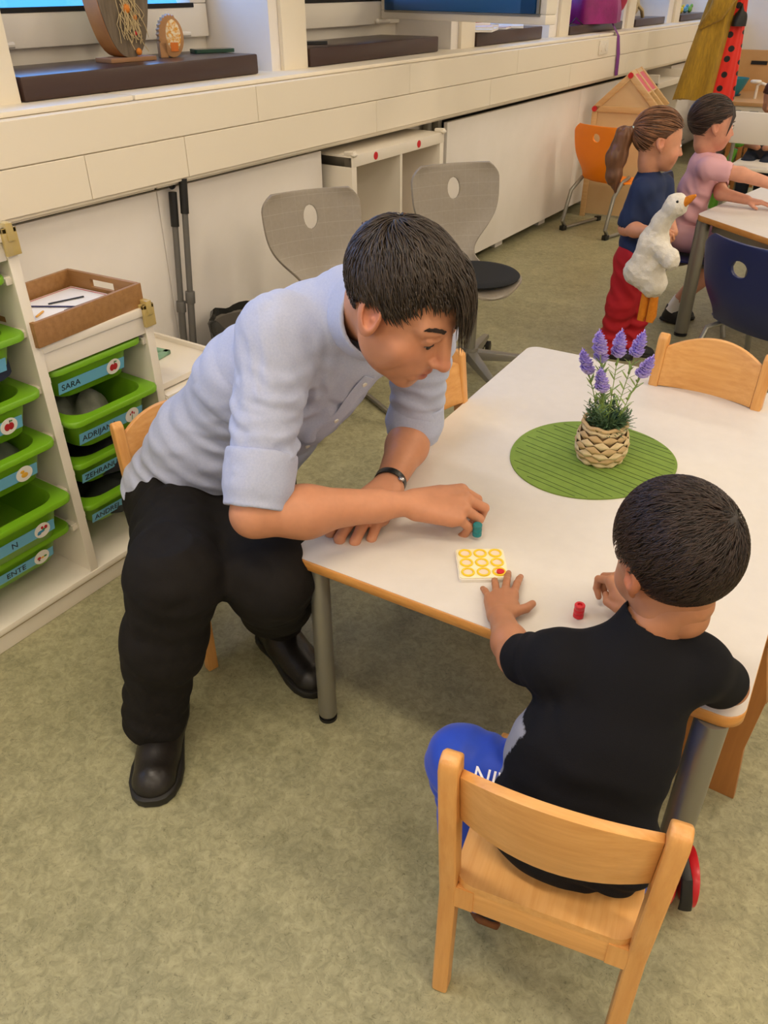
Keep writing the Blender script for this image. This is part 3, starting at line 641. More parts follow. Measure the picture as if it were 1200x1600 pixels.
G().box(0, .002, -.032, .032, 0, .12, M=frame((-2.058, 2.925, .40), (1, 0, .05), (0, 1, 0))).obj('picture_card', mat('card_print', '2A2420', .5, c2='C8B8C8', ns=70, amt=3), label='small dark patterned picture card at the shelf front edge', cat='card')
# ================================================================ wooden house panel and things behind
hp = thing('wooden_playhouse', 'pale wooden house shaped play panel with red screw caps leaning at the wall', 'playhouse', (-1.895, 5.70, 0), R(8))
def hbox(nm, x0, x1, z0, z1, y0=-.012, y1=.012, m=PINE, ang=0, **k):
    M = T((x0, 0, z0)) @ Matrix.Rotation(-ang, 4, 'Y') if ang else None
    if ang: return G().box(0, x1, y0, y1, -z1/2, z1/2, M=M).obj(nm, m, hp, bevel=.002, **k)
    return G().box(x0, x1, y0, y1, z0, z1).obj(nm, m, hp, bevel=.002, **k)
HW = .205; E0 = .685; AP = .885
hbox('wall_board', -HW, HW, .02, E0, -.004, .004, mat('ply', 'DDBE90', .5, c2='D6B484', ns=5))
G().loft([[(-HW, y, E0), (HW, y, E0), (0, y, AP)] for y in (-.004, .004)]).obj('gable_board', mat('ply_gable', 'DDBE90', .5), hp)
hbox('post', -HW-.015, -HW+.02, 0, E0); hbox('post', HW-.02, HW+.015, 0, E0); hbox('tie_beam', -HW, HW, E0-.018, E0+.018, -.016, .016)
sl = math.hypot(HW, AP-E0); an = math.atan2(AP-E0, HW)
hbox('rafter', -HW, sl, E0, .036, -.016, .016, ang=an)
M = T((HW, 0, E0)) @ Matrix.Rotation(-(math.pi-an), 4, 'Y'); G().box(0, sl, -.016, .016, -.018, .018, M=M).obj('rafter', PINE, hp, bevel=.002)
for (x, z) in ((-HW, E0), (0, AP), (HW, E0)): G().cyl((x, -.022, z), (x, -.017, z), .017, n=18).obj('screw_cap', RED, hp, label='round red cap')
# roof slats running back from the right rafter
for i in range(5):
    q = .1+.2*i; x = HW*(1-q)*1.0; z = E0+(AP-E0)*q
M = T((HW, 0, E0)) @ Matrix.Rotation(-(math.pi-an), 4, 'Y')
for y in (.15, .33): G().box(0, sl+.02, y-.016, y+.016, -.018, .018, M=M).obj('roof_bar', PINE, hp, bevel=.002)
G().box(sl*.48, sl-.01, .02, .31, -.012, -.006, M=M).obj('roof_panel', mat('pink_panel', 'DC6470', .5), hp, label='pink roof panel')
G().box(sl*.44, sl*.48, .0, .33, -.014, .014, M=M).box(sl-.01, sl+.02, .0, .33, -.014, .014, M=M).obj('roof_crossbar', PINE, hp, bevel=.002)
# white rack in the second niche with an olive pennant
rk = thing('white_rack', 'white shelf side and rail in the far niche behind the roof bars', 'shelf', (-2.25, 7.2, 0))
for a in (6.84, 7.42): G().box(-2.34, -2.06, a, a+.03, 0, .795).obj('side_panel', WHITE, rk, world=True, bevel=.003)
G().box(-2.34, -2.05, 6.84, 7.45, .70, .74).obj('top_rail', WHITE, rk, world=True, bevel=.003)
G().box(-2.34, -2.05, 6.84, 7.45, .35, .37).obj('shelf_board', WHITE, rk, world=True)
OLIVE = mat('mustard_velvet', 'C0961F', .75, c2='8E6C14', ns=14, stretch=(6, 6, 1), bump=.2, bs=120, sheen=.2)
G().loft([[(-2.02, 7.44, .80), (-2.015, 7.44, .80), (-2.015, 7.47, .80), (-2.02, 7.47, .80)], [(-2.03, 7.37, .58), (-2.01, 7.37, .58), (-2.01, 7.57, .59), (-2.03, 7.57, .59)]]).obj('hanging_cloth', OLIVE, label='small olive pointed cloth hanging on the far white rack', cat='cloth')
# ================================================================ hanging costumes
def drape(name, top, bot, m, label, cat, folds=6, seed=2, twist=0., n=72, amp=.25, rows=18, dots=None):
    """top/bot: (x, y, z, half width along u, half depth)"""
    rnd = random.Random(seed); ph = [rnd.uniform(0, 6.28) for _ in range(6)]
    u = Vector((.83, .55, 0)); v = Vector((-.55, .83, 0)); lp = []
    for i in range(rows+1):
        t = i/rows; c = Vector(top[:3])*(1-t)+Vector(bot[:3])*t; e = t**.8; hw = top[3]*(1-e)+bot[3]*e; hd = top[4]*(1-e)+bot[4]*e
        L_ = []
        for k in range(n):
            a = 2*math.pi*k/n; f = 1+amp*(.15+t)*math.sin(folds*a+ph[0]+.8*math.sin(2*a+ph[1]))+.06*math.sin(11*a+ph[2]+3*t)
            p = c+u*(hw*math.cos(a)*(1+.05*math.sin(3*a+ph[3])))+v*(hd*math.sin(a)*f+twist*math.sin(4*t+ph[4])*.01)
            L_.append((p.x, p.y, p.z+.008*math.sin(folds*a+1)*t))
        lp.append(L_)
    return G().loft(lp).obj(name, m, label=label, cat=cat, sharp=80)
ck = thing('costume_rail', 'wooden costume rail above the hanging capes', 'rail', (-1.62, 6.6, 0))
G().cyl((.4, 6.92, 0), (.4, 6.92, 1.75), .016).obj('post', PINE, ck, world=True)
G().cyl((-2.29, 6.92, 1.7), (.42, 6.92, 1.7), .014).obj('rail_bar', PINE, ck, world=True)
drape('velvet_cape', (-1.60, 6.55, 1.55, .055, .05), (-1.672, 6.55, .685, .175, .07), OLIVE, 'mustard velvet cape hanging by the wall, left of the spotted one', 'costume', 5, 3)
G().tube([(-1.60, 6.50, 1.50), (-1.58, 6.46, 1.33), (-1.63, 6.45, 1.20), (-1.72, 6.45, 1.12)], [(.05, .03), (.085, .04), (.06, .03), (.02, .01)], 14, flat=(.83, .55, 0)).obj('velvet_scarf', OLIVE, label='mustard velvet fold looped over the top of the cape', cat='scarf', sharp=80)
LADY = mat('ladybird_red', 'E0240E', .7, sheen=.2)
def lady_nodes():
    nt = LADY.node_tree; N = nt.nodes; L = nt.links; p = N['Principled BSDF']
    tc = N.new('ShaderNodeTexCoord'); v = N.new('ShaderNodeTexVoronoi'); v.inputs['Scale'].default_value = 12.5; v.inputs['Randomness'].default_value = .35
    v.voronoi_dimensions = '2D'; sx = N.new('ShaderNodeSeparateXYZ'); cb = N.new('ShaderNodeCombineXYZ'); L.new(tc.outputs['Object'], sx.inputs[0]); L.new(sx.outputs[0], cb.inputs[0]); L.new(sx.outputs[2], cb.inputs[1]); L.new(cb.outputs[0], v.inputs['Vector'])
    r = N.new('ShaderNodeValToRGB'); r.color_ramp.interpolation = 'CONSTANT'; r.color_ramp.elements[0].color = lin('150C0C'); r.color_ramp.elements[1].position = .24; r.color_ramp.elements[1].color = lin('E0240E')
    L.new(v.outputs['Distance'], r.inputs[0]); L.new(r.outputs[0], p.inputs['Base Color'])
lady_nodes()
drape('ladybird_cape', (-1.515, 6.60, 1.34, .03, .03), (-1.535, 6.60, .680, .105, .045), LADY, 'bright red cape with black dots hanging right of the mustard cape', 'costume', 4, 7, amp=.2)
cloth_pile((-1.50, 6.56, 1.13), (.045, .045, .10), BLACK, 'cape_hood', 'black hood at the top of the red dotted cape', 'hood', 4)
# ================================================================ far wall furniture
fd = thing('play_kitchen', 'plywood sided white play unit against the far wall', 'cabinet', (-1.3, 8.3, 0))
G().box(-2.02, -.2, 8.86, 8.90, 0, .86).obj('back_board', mat('ply_back', 'CFA26A', .5, c2='C6965C', ns=6), fd, world=True)
G().box(-1.84, -1.70, 8.853, 8.86, .745, .775).obj('handle_slot', DARK, fd, world=True)
G().box(-1.95, -.3, 7.95, 8.86, .50, .53).obj('worktop', mat('ply_top', 'C89A66', .5), fd, world=True, bevel=.003)
G().box(-1.95, -.3, 7.97, 8.0, .40, .50).obj('drawer_front', WHITE, fd, world=True, bevel=.003)
for x in (-1.72, -1.58, -1.30): G().box(x, x+.07, 7.955, 7.97, .435, .465).obj('drawer_pull', GREY, fd, world=True, bevel=.003)
for x in (-1.95, -1.1): G().box(x, x+.04, 7.97, 8.8, 0, .5).obj('side_panel', WHITE, fd, world=True)
bs = thing('teal_bowl', 'teal plastic bowl on the plywood worktop', 'bowl', (-1.86, 8.4, .53)); G().lathe([(.05, 0), (.09, .05), (.13, .14), (.125, .14), (.08, .05), (.0, .01)], 24).obj('bowl_body', mat('teal', '2A8AA0', .4), bs); G().lathe([(.08, -.0), (.085, .012), (.0, .012)], 20).obj('foot_ring', mat('teal_dark', '24506A', .4), bs)
bt = thing('toy_tap', 'white toy tap with a wooden knob on the play unit', 'toy', (-1.62, 8.25, .53)); G().tube([(0, 0, 0), (0, 0, .10), (.03, 0, .12), (.22, 0, .06)], .012, 8).torus((-.02, 0, .13), .035, .013).obj('spout', WHITE, bt); G().cyl((.22, 0, 0), (.22, 0, .07), .035, n=12).obj('knob', PINE, bt)
# white chair seen from behind, person behind it
wc = thing('white_chair', 'white square backed chair far right with legs beneath', 'chair', (-1.13, 5.9, 0))
G().box(-1.27, -.85, 5.95, 5.975, .505, .69).obj('backrest', CREAM, wc, world=True, bevel=.006)
G().box(-1.25, -.87, 5.98, 6.34, .34, .36).obj('seat', CREAM, wc, world=True, bevel=.004)
for x in (-1.24, -.88):
    for y in (5.965, 6.32): G().cyl((x, y, 0), (x, y, .51 if y < 6 else .34), .011).obj('leg', GREY, wc, world=True)
wd = thing('toy_crate', 'slim dark slatted wooden crate under the play unit', 'crate', (-1.43, 7.0, 0))
for i in range(5): G().box(-1.50+.045*i, -1.47+.045*i, 6.98, 7.0, 0, .52).obj('slat', STW, wd, world=True, bevel=.002)
for a in (.05, .42): G().box(-1.52, -1.25, 7.0, 7.02, a, a+.05).obj('rail', STW, wd, world=True)
G().loft([rrect(.14, .10, .02, z, 3, -1.20, 5.6) for z in (.0, .05)]).obj('red_block', RED, label='red plastic block on the floor behind the outstretched arm', cat='toy', bevel=.004)
gt = thing('green_toy', 'bright green toy leaning by the white chair', 'toy', (-1.36, 6.3, .0)); G().tube([(0, 0, .02), (.02, 0, .25), (.07, 0, .42)], [.03, .035, .02], 10).ell((.08, 0, .46), (.045, .03, .03)).obj('toy_body', mat('lime', '5FA030', .4), gt)
# ================================================================ things on the sills
BARK = mat('bark_wood', '5E5244', .85, c2='7A6C5A', ns=8, stretch=(14, 2, 1.5), bump=.6, bs=14)
sz = 1.1705
w1 = thing('wood_slice', 'tall oval wood slice with dried orange flowers on the brown sill', 'decoration', (-2.42, 2.07, sz), R(84))
G().box(-.09, .09, -.045, .045, 0, .013).obj('base', mat('slice_base', '9A7250', .7), w1, bevel=.002)
ov = [(.098*math.cos(a)*(1+.06*math.sin(3*a)), .20+.19*math.sin(a)) for a in [2*math.pi*k/40 for k in range(40)]]
ov = [(x, max(z, .013)) for x, z in ov]
G().loft([[(x, y, z) for x, z in ov] for y in (-.034, -.030)]).obj('front_face', BARK, w1)
G().loft([[(x*1.02, y, z) for x, z in ov] for y in (-.030, .050)]).obj('wood_body', mat('slice_side', 'C98C4C', .6, c2='B0713A', ns=12), w1)
rn = random.Random(3)
OFL = mat('dried_orange', 'D07A1E', .7); STR = mat('straw', 'C9B488', .8)
for i, (x, z, r_) in enumerate(((.0, .150, .014), (.026, .125, .009), (.012, .195, .020), (.024, .028, .011), (-.02, .21, .016), (.045, .19, .014))):
    G().ell((x, -.043, z), (r_, r_*.7, r_), 10, 7).obj('dried_flower', OFL, w1)
gg = G()
for i in range(46):
    x = rn.uniform(-.03, .03); z = rn.uniform(.13, .22); a = [(x, -.040, z)]
    for k in range(4): a.append((a[-1][0]+rn.uniform(-.012, .018), -.040-rn.uniform(0, .012), a[-1][2]-rn.uniform(.01, .035)))
    gg.tube(a, .0011, 4)
gg.obj('straw_strands', STR, w1, kind='stuff')
G().ell((.022, -.04, .080), (.006, .006, .007), 8, 6).obj('red_berry', RED, w1)
w2 = thing('wooden_hedgehog', 'small wooden spiky oval ornament with a yellow picture beside the phone', 'decoration', (-2.42, 2.28, sz), R(60))
ov = []
for k in range(56):
    a = 2*math.pi*k/56; rr = 1+(.10*(k % 2) if math.sin(a) > -.35 and math.cos(a) < .35 else 0); ov.append((.042*math.cos(a)*rr, .062+.062*math.sin(a)*rr))
G().loft([[(x, y, max(z, 0)) for x, z in ov] for y in (-.02, .02)]).box(-.046, -.02, -.02, .02, 0, .045).obj('wooden_body', mat('hedgehog_wood', 'B98A5C', .6, c2='A4774A', ns=20), w2, bevel=.001)
G().ell((.006, -.02, .066), (.026, .003, .048), 16, 8).obj('painted_picture', mat('print_warm', 'D99A2E', .6, c2='E8DCC0', ns=90, amt=3), w2)
G().box(-.008, .018, -.0235, -.021, .018, .045).obj('painted_door', mat('print_orange', 'D0701E', .6), w2)
ph = thing('phone', 'dark green cased phone lying on the brown sill', 'phone', (-2.46, 2.52, sz), R(62))
G().loft([rrect(.155, .078, .012, z, 5) for z in (0, .002, .010, .012)]).obj('phone_case', mat('case_green', '143E2C', .4), ph, bevel=.001)
G().loft([rrect(.145, .070, .010, z, 5) for z in (.0121, .0125)]).obj('screen', mat('screen', '10141A', .08), ph)
ph = thing('phone_dark', 'black phone on the near end of the sill behind the pillar', 'phone', (-2.43, 3.07, sz), R(50))
G().loft([rrect(.15, .075, .012, z, 5) for z in (0, .002, .010, .012)]).obj('phone_case', BLACK, ph, bevel=.001)
G().loft([rrect(.14, .068, .010, z, 5) for z in (.0121, .0125)]).obj('screen', mat('screen_b', '1B3A5C', .08), ph)
rn = random.Random(5)
for i, (x, y, a, w_, d_, c, nm, h) in enumerate(((-2.33, 4.38, 20, .20, .28, 'F2EDE6', 'white magazine nearest the pillar', .012), (-2.36, 4.42, 32, .18, .24, 'DDA6A0', 'pinkish brochure under the red booklet', .010),
        (-2.42, 4.50, 60, .13, .16, 'C0202C', 'red booklet on the paper heap', .016), (-2.36, 4.66, 15, .16, .20, 'A83038', 'dark red brochure in the heap middle', .010), (-2.42, 4.62, 40, .14, .18, '3A4C78', 'blue printed leaflet', .014),
        (-2.38, 4.83, 25, .20, .27, 'ECE2DA', 'white printed pages at the far end of the heap', .012), (-2.48, 4.95, 80, .05, .22, '2A2420', 'black strap like ruler at the back of the heap', .012))):
    zz = sz+[0, .012, .022, .0, .010, .0, .012][i]
    p_ = thing('magazine', nm+' under the blue framed sash', 'magazine', (x, y, zz), R(a), 'papers on the sill')
    mm = mat('page_'+nm.split()[0]+str(i), c, .5, c2='E8E0D8' if i in (1, 3, 4) else c, ns=30)
    G().box(-w_/2, w_/2, -d_/2, d_/2, 0, h*.8).obj('pages', PAPER, p_, bevel=.001); G().box(-w_/2, w_/2, -d_/2, d_/2, h*.8, h).obj('cover', mm, p_)
# magenta bag with a purple strap
MAG = mat('magenta_nylon', 'A8127C', .45, c2='7E0C5E', ns=8, bump=.25, bs=60)
bg_ = thing('gym_bag', 'magenta drawstring bag on the sill with its purple strap hanging down', 'bag', (-2.34, 6.08, 1.155))
cloth_pile((0, 0, 0), (.17, .30, .36), MAG, 'tmpbag', 'x', 'x', 11)
_b = bpy.data.objects['tmpbag']; _b.name = 'bag_body'; _b.parent = bg_; _b.location = (0, 0, 0)
for k_ in ('label', 'category'): del _b[k_]
_b.data.transform(T((0, 0, 0)))
G().ell((.04, .30, .17), (.08, .06, .13), 14, 10).obj('side_pocket', mat('coral_nylon', 'B83A5A', .5), bg_)
G().tube([(.02, .24, .15), (.08, .08, .07), (.15, -.03, -.005), (.235, -.13, -.065), (.245, -.11, -.17), (.245, -.095, -.30)], [(.018, .003)]*6, 8, flat=(0, 1, 0)).obj('strap', mat('purple_web', '7C3A88', .6), bg_, label='purple webbing strap')
gl = thing('clear_box', 'clear acrylic holder standing left of the magenta bag', 'holder', (-2.42, 5.66, 1.155)); G().box(-.10, .10, -.05, .05, 0, .006).box(-.1, -.096, -.05, .05, 0, .28).box(-.1, .1, -.05, -.046, 0, .28).obj('acrylic_shell', mat('acrylic', 'C8C4D0', .1, trans=.8), gl); G().tube([(.1, -.04, 0), (.13, -.02, .04), (.15, .06, 0)], .003, 6).obj('cable', BLACK, gl)
fb = thing('folded_bag', 'beige folded cloth and paper bag on the sill past the magenta bag', 'bag', (-2.40, 6.98, 1.155))
G().box(-.03, .03, -.14, .14, 0, .16, M=Matrix.Rotation(R(24), 4, 'X')).obj('paper_bag', mat('kraft', 'C9B894', .7, bump=.2, ns=40), fb, bevel=.01); G().tube([(.05, -.10, 0), (.06, -.05, .09), (.07, .05, .05), (.06, .12, 0)], .014, 8).obj('rope_handle', STR, fb)
for i, c in enumerate(('4FA050', 'D8C83A', '5AA0C8', '7AB04A')):
    t = thing('toy_animal', ['green', 'yellow', 'light blue', 'lime'][i]+' tiny toy figure on the farthest visible sill', 'toy', (-2.36, 8.02+.13*i, 1.155)); m_ = mat('toy_%s' % c, c, .4)
    G().ell((0, 0, .025), (.02, .045, .025), 10, 6).ell((0, .045, .05), (.014, .018, .016), 8, 6).obj('toy_body', m_, t)
# ================================================================ signed distance modelling
class F:
    def __init__(s, lo, hi, h):
        s.lo = np.array(lo, float); s.h = h; s.n = [int(math.ceil((b-a)/h))+1 for a, b in zip(lo, hi)]
        s.D = np.full(s.n, .05, np.float32); s.ax = [(s.lo[i]+h*np.arange(s.n[i])).astype(np.float32) for i in range(3)]
        s.M = Matrix.Identity(4)
    def X(s, p): return np.array((s.M @ Vector(p))[:], float)
    def V(s, p): return np.array((s.M.to_3x3() @ Vector(p))[:], float)
    def _op(s, lo, hi, fn, k, mode):
        pad = k+3*s.h; i0 = [max(0, int((lo[i]-pad-s.lo[i])/s.h)) for i in range(3)]; i1 = [min(s.n[i], int((hi[i]+pad-s.lo[i])/s.h)+2) for i in range(3)]
        if any(a >= b for a, b in zip(i0, i1)): return
        sl = tuple(slice(a, b) for a, b in zip(i0, i1))
        x = s.ax[0][sl[0]][:, None, None]; y = s.ax[1][sl[1]][None, :, None]; z = s.ax[2][sl[2]][None, None, :]
        d = fn(x, y, z); A = s.D[sl]
        if mode == 'u':
            m = np.minimum(A, d)
            if k > 0: q = np.maximum(k-np.abs(A-d), 0)/k; m = m-q*q*k*.25
        else:
            d = -d; m = np.maximum(A, d)
            if k > 0: q = np.maximum(k-np.abs(A-d), 0)/k; m = m+q*q*k*.25
        s.D[sl] = m
    def cone(s, a, b, ra, rb, k=.0, mode='u', flat=None):
        a = s.X(a); b = s.X(b); ab = b-a; L2 = max(float(ab@ab), 1e-9); r = max(ra, rb)*(max(1, flat[1]) if flat else 1)
        n = None
        if flat: n = s.V(flat[0]); n = n/np.linalg.norm(n); e = flat[1]
        def fn(x, y, z):
            px, py, pz = x-a[0], y-a[1], z-a[2]
            t = np.clip((px*ab[0]+py*ab[1]+pz*ab[2])/L2, 0, 1)
            px = px-t*ab[0]; py = py-t*ab[1]; pz = pz-t*ab[2]
            if n is not None: q = (px*n[0]+py*n[1]+pz*n[2])*(1/e-1); px = px+q*n[0]; py = py+q*n[1]; pz = pz+q*n[2]
            return np.sqrt(px*px+py*py+pz*pz)-(ra+(rb-ra)*t)
        s._op(np.minimum(a, b)-r, np.maximum(a, b)+r, fn, k, mode); return s
    def chain(s, pts, k=.01, flat=None):
        for (a, ra), (b, rb) in zip(pts[:-1], pts[1:]): s.cone(a, b, ra, rb, k, flat=flat)
        return s
    def ell(s, c, r, k=.0, mode='u', rot=None):
        c = s.X(c); Q = np.array(s.M.to_3x3().normalized()); 
        if rot is not None: Q = Q @ np.array(rot)
        r = np.array(r, float)*s.M.to_scale()[0]; R_ = max(r)
        def fn(x, y, z):
            px, py, pz = x-c[0], y-c[1], z-c[2]
            u = [(px*Q[0, i]+py*Q[1, i]+pz*Q[2, i]) for i in range(3)]
            k0 = np.sqrt(sum((u[i]/r[i])**2 for i in range(3))); k1 = np.sqrt(sum((u[i]/r[i]**2)**2 for i in range(3)))+1e-9
            return k0*(k0-1)/k1
        s._op(c-R_, c+R_, fn, k, mode); return s
    def cut(s, p, n, k=.0):
        """remove the side the normal points to"""
        p = s.X(p); n = s.V(n); n = n/np.linalg.norm(n)
        d = ((s.ax[0][:, None, None]-p[0])*n[0]+(s.ax[1][None, :, None]-p[1])*n[1]+(s.ax[2][None, None, :]-p[2])*n[2])
        m = np.maximum(s.D, d)
        if k > 0: q = np.maximum(k-np.abs(s.D-d), 0)/k; m = m+q*q*k*.25
        s.D = m.astype(np.float32); return s
    def mesh(s):
        D = s.D; D[0] = D[-1] = .05; D[:, 0] = D[:, -1] = .05; D[:, :, 0] = D[:, :, -1] = .05
        S = D < 0; n = s.n; N = n[0]*n[1]*n[2]; st = (n[1]*n[2], n[2], 1)
        flat = D.ravel(); acc = None; cells = []; pos = []; quads = []
        for a in range(3):
            sl0 = [slice(None)]*3; sl1 = [slice(None)]*3; sl0[a] = slice(0, -1); sl1[a] = slice(1, None)
            idx = np.argwhere(S[tuple(sl0)] != S[tuple(sl1)])
            lin_ = idx @ np.array(st); d0 = flat[lin_]; d1 = flat[lin_+st[a]]; t = d0/(d0-d1)
            P = idx.astype(np.float32).copy(); P[:, a] += t
            b, c = [(1, 2), (2, 0), (0, 1)][a]
            q = []
            for (ob, oc) in ((0, 0), (1, 0), (1, 1), (0, 1)):
                cl = lin_-ob*st[b]-oc*st[c]; q.append(cl); cells.append(cl); pos.append(P)
            q = np.stack(q, 1); fl = d0 < 0; q[~fl] = q[~fl][:, ::-1]; quads.append(q)
        cells = np.concatenate(cells); pos = np.concatenate(pos); quads = np.concatenate(quads)
        u, inv = np.unique(cells, return_inverse=True); cnt = np.bincount(inv)
        V = np.stack([np.bincount(inv, pos[:, i])/cnt for i in range(3)], 1)*s.h+s.lo
        Q = np.searchsorted(u, quads); return V, Q[:, ::-1]
def vnormals(V, Q):
    a = V[Q[:, 2]]-V[Q[:, 0]]; b = V[Q[:, 3]]-V[Q[:, 1]]; n = np.cross(a, b); N = np.zeros_like(V)
    for i in range(4):
        for j in range(3): N[:, j] += np.bincount(Q[:, i], n[:, j], len(V))
    return N/(np.linalg.norm(N, axis=1, keepdims=True)+1e-12)
def vnoise(P, seed=0):
    P = P+seed*17.3; i = np.floor(P).astype(np.int64); f = P-i; f = f*f*(3-2*f); out = 0
    for dx_ in (0, 1):
        for dy_ in (0, 1):
            for dz_ in (0, 1):
                h = ((i[:, 0]+dx_)*73856093) ^ ((i[:, 1]+dy_)*19349663) ^ ((i[:, 2]+dz_)*83492791); h = (h ^ (h >> 13))*1274126177 & 0xffffff
                w_ = (f[:, 0] if dx_ else 1-f[:, 0])*(f[:, 1] if dy_ else 1-f[:, 1])*(f[:, 2] if dz_ else 1-f[:, 2]); out = out+w_*(h/float(0xffffff))
    return out*2-1
def smooth_lap(V, Q, it=1, lam=.5):
    for _ in range(it):
        S = np.zeros_like(V); c = np.zeros(len(V))
        for i in range(4):
            for (a, b) in ((Q[:, i], Q[:, (i+1) % 4]), (Q[:, (i+1) % 4], Q[:, i])):
                for j in range(3): S[:, j] += np.bincount(a, V[b, j], len(V))
                c += np.bincount(a, minlength=len(V))
        V = V+lam*(S/np.maximum(c, 1)[:, None]-V)
    return V
def folds(V, N, items):
    """items: (centre, radius, direction across the folds, wavelength, depth)"""
    d = np.zeros(len(V))
    for (c, r, dr, wl, A, sd) in items:
        c = np.array(c); dr = np.array(dr, float); dr /= np.linalg.norm(dr); q = V-c
        wz = np.exp(-(q**2).sum(1)/(r*r)); ph = (q@dr)/wl*2*math.pi+2.4*vnoise(V*(.45/wl)+sd)+1.2*vnoise(V*(1.1/wl)+sd+3)
        s_ = np.sin(ph); d += A*wz*(np.sign(s_)*np.abs(s_)**.8+.3*(1-np.abs(np.sin(ph*.5)))*2-.3)
    return V+N*d[:, None]
def fobj(name, parts, m, parent=None, colf=None, **kw):
    """parts: list of (V, Q) joined as one mesh"""
    Vs = []; Qs = []; o = 0
    for V, Q in parts: Vs.append(V); Qs.append(Q+o); o += len(V)
    V = np.concatenate(Vs); Q = np.concatenate(Qs); me = mesh_np(name, V, Q)
    if colf is not None: setcol(me, colf(V))
    return link(name, me, m, parent, world=True if parent is not None else False, **kw)
def xfm(V, M): A = np.array(M); return V @ A[:3, :3].T+A[:3, 3]
# ================================================================ body part builders
def head_sdf(f, s=1., kid=False, nose=1., jaw=1., look=0.):
    """head-local: x to the person's right, y forward, z up; origin between the ears"""
    E = f.ell; Cn = f.cone
    if kid:
        E((0, -.010, .032), (.072, .088, .080)); E((0, .032, -.020), (.055, .053, .068), .03); E((0, .044, -.060), (.037, .036, .030), .03); E((0, .062, -.078), (.016, .014, .014), .02)
        for sx in (-1, 1):
            E((sx*.032, .058, -.034), (.024, .023, .024), .02); E((sx*.028, .088, .002), (.014, .008, .008), .010, 's')
        Cn((0, .085, .002), (0, .094, -.024), .006, .009, .012); E((0, .098, -.028), (.0085, .008, .0075), .006)
        for sx in (-1, 1): E((sx*.009, .090, -.031), (.006, .006, .005), .005); E((sx*.027, .074, .002), (.0115, .0105, .0095), .002)
        Cn((-.015, .082, -.049), (.015, .082, -.049), .005, .005, .006); Cn((-.012, .080, -.058), (.012, .080, -.058), .0055, .0055, .006)
        Cn((-.016, .091, -.0535), (.016, .091, -.0535), .0018, .0018, .002, 's')
        ez = -.006; er = (.008, .015, .025); exx = .071
    else:
        E((0, -.012, .036), (.077, .098, .084)); E((0, .032, -.026), (.060, .061, .080), .03); E((0, .032, -.078), (.050*jaw, .050, .036), .03); E((0, .074, -.100), (.022, .019, .018), .022)
        Cn((-.046, .074, .024), (.046, .074, .024), .010, .010, .02); Cn((-.03, .082, .026), (.03, .082, .026), .008, .008, .012)
        E((0, .070, -.036), (.036, .031, .036), .02)
        for sx in (-1, 1):
            E((sx*.040, .060, -.030), (.026, .022, .026), .02); E((sx*.031, .095, .004), (.015, .009, .010), .010, 's')
            E((sx*.050, .018, -.056), (.010, .034, .024), .03)
        Cn((0, .090, .022), (0, .112*nose, -.026), .0105, .0108, .010); E((0, .115*nose, -.030), (.0120, .0115, .0105), .006)
        for sx in (-1, 1): E((sx*.012, .103*nose, -.033), (.0085, .009, .007), .006); E((sx*.031, .080, .004), (.0138, .0128, .0118), .002); Cn((sx*.019, .0935, .010), (sx*.043, .0865, .010), .0035, .003, .004)
        E((0, .072, -.064), (.036, .026, .026), .02); Cn((-.022, .093, -.058), (.022, .093, -.058), .0065, .0065, .006); Cn((-.019, .092, -.073), (.019, .092, -.073), .0075, .0075, .006); E((0, .101, -.059), (.014, .007, .0055), .004); E((0, .099, -.073), (.013, .007, .0055), .004)
        Cn((-.024, .1035, -.0660), (.024, .1035, -.0660), .0040, .0040, .002, 's')
        ez = -.002; er = (.011, .026, .045); exx = .078
    for sx in (-1, 1):
        rot = np.array(Matrix.Rotation(R(-14)*sx, 3, 'Z') @ Matrix.Rotation(R(14), 3, 'X'))
        E((sx*exx, -.008, ez+.004), er, .006, rot=rot)
        E((sx*(exx+.0065), -.003, ez+.006), (.006, er[1]*.62, er[2]*.62), .003, 's', rot=rot)
        E((sx*(exx+.001), .004, ez-.004), (.005, .005, .007), .003)
        Cn((sx*(exx-.002), .002, ez-.020), (sx*(exx-.004), .004, ez-.026), .006, .004, .005)
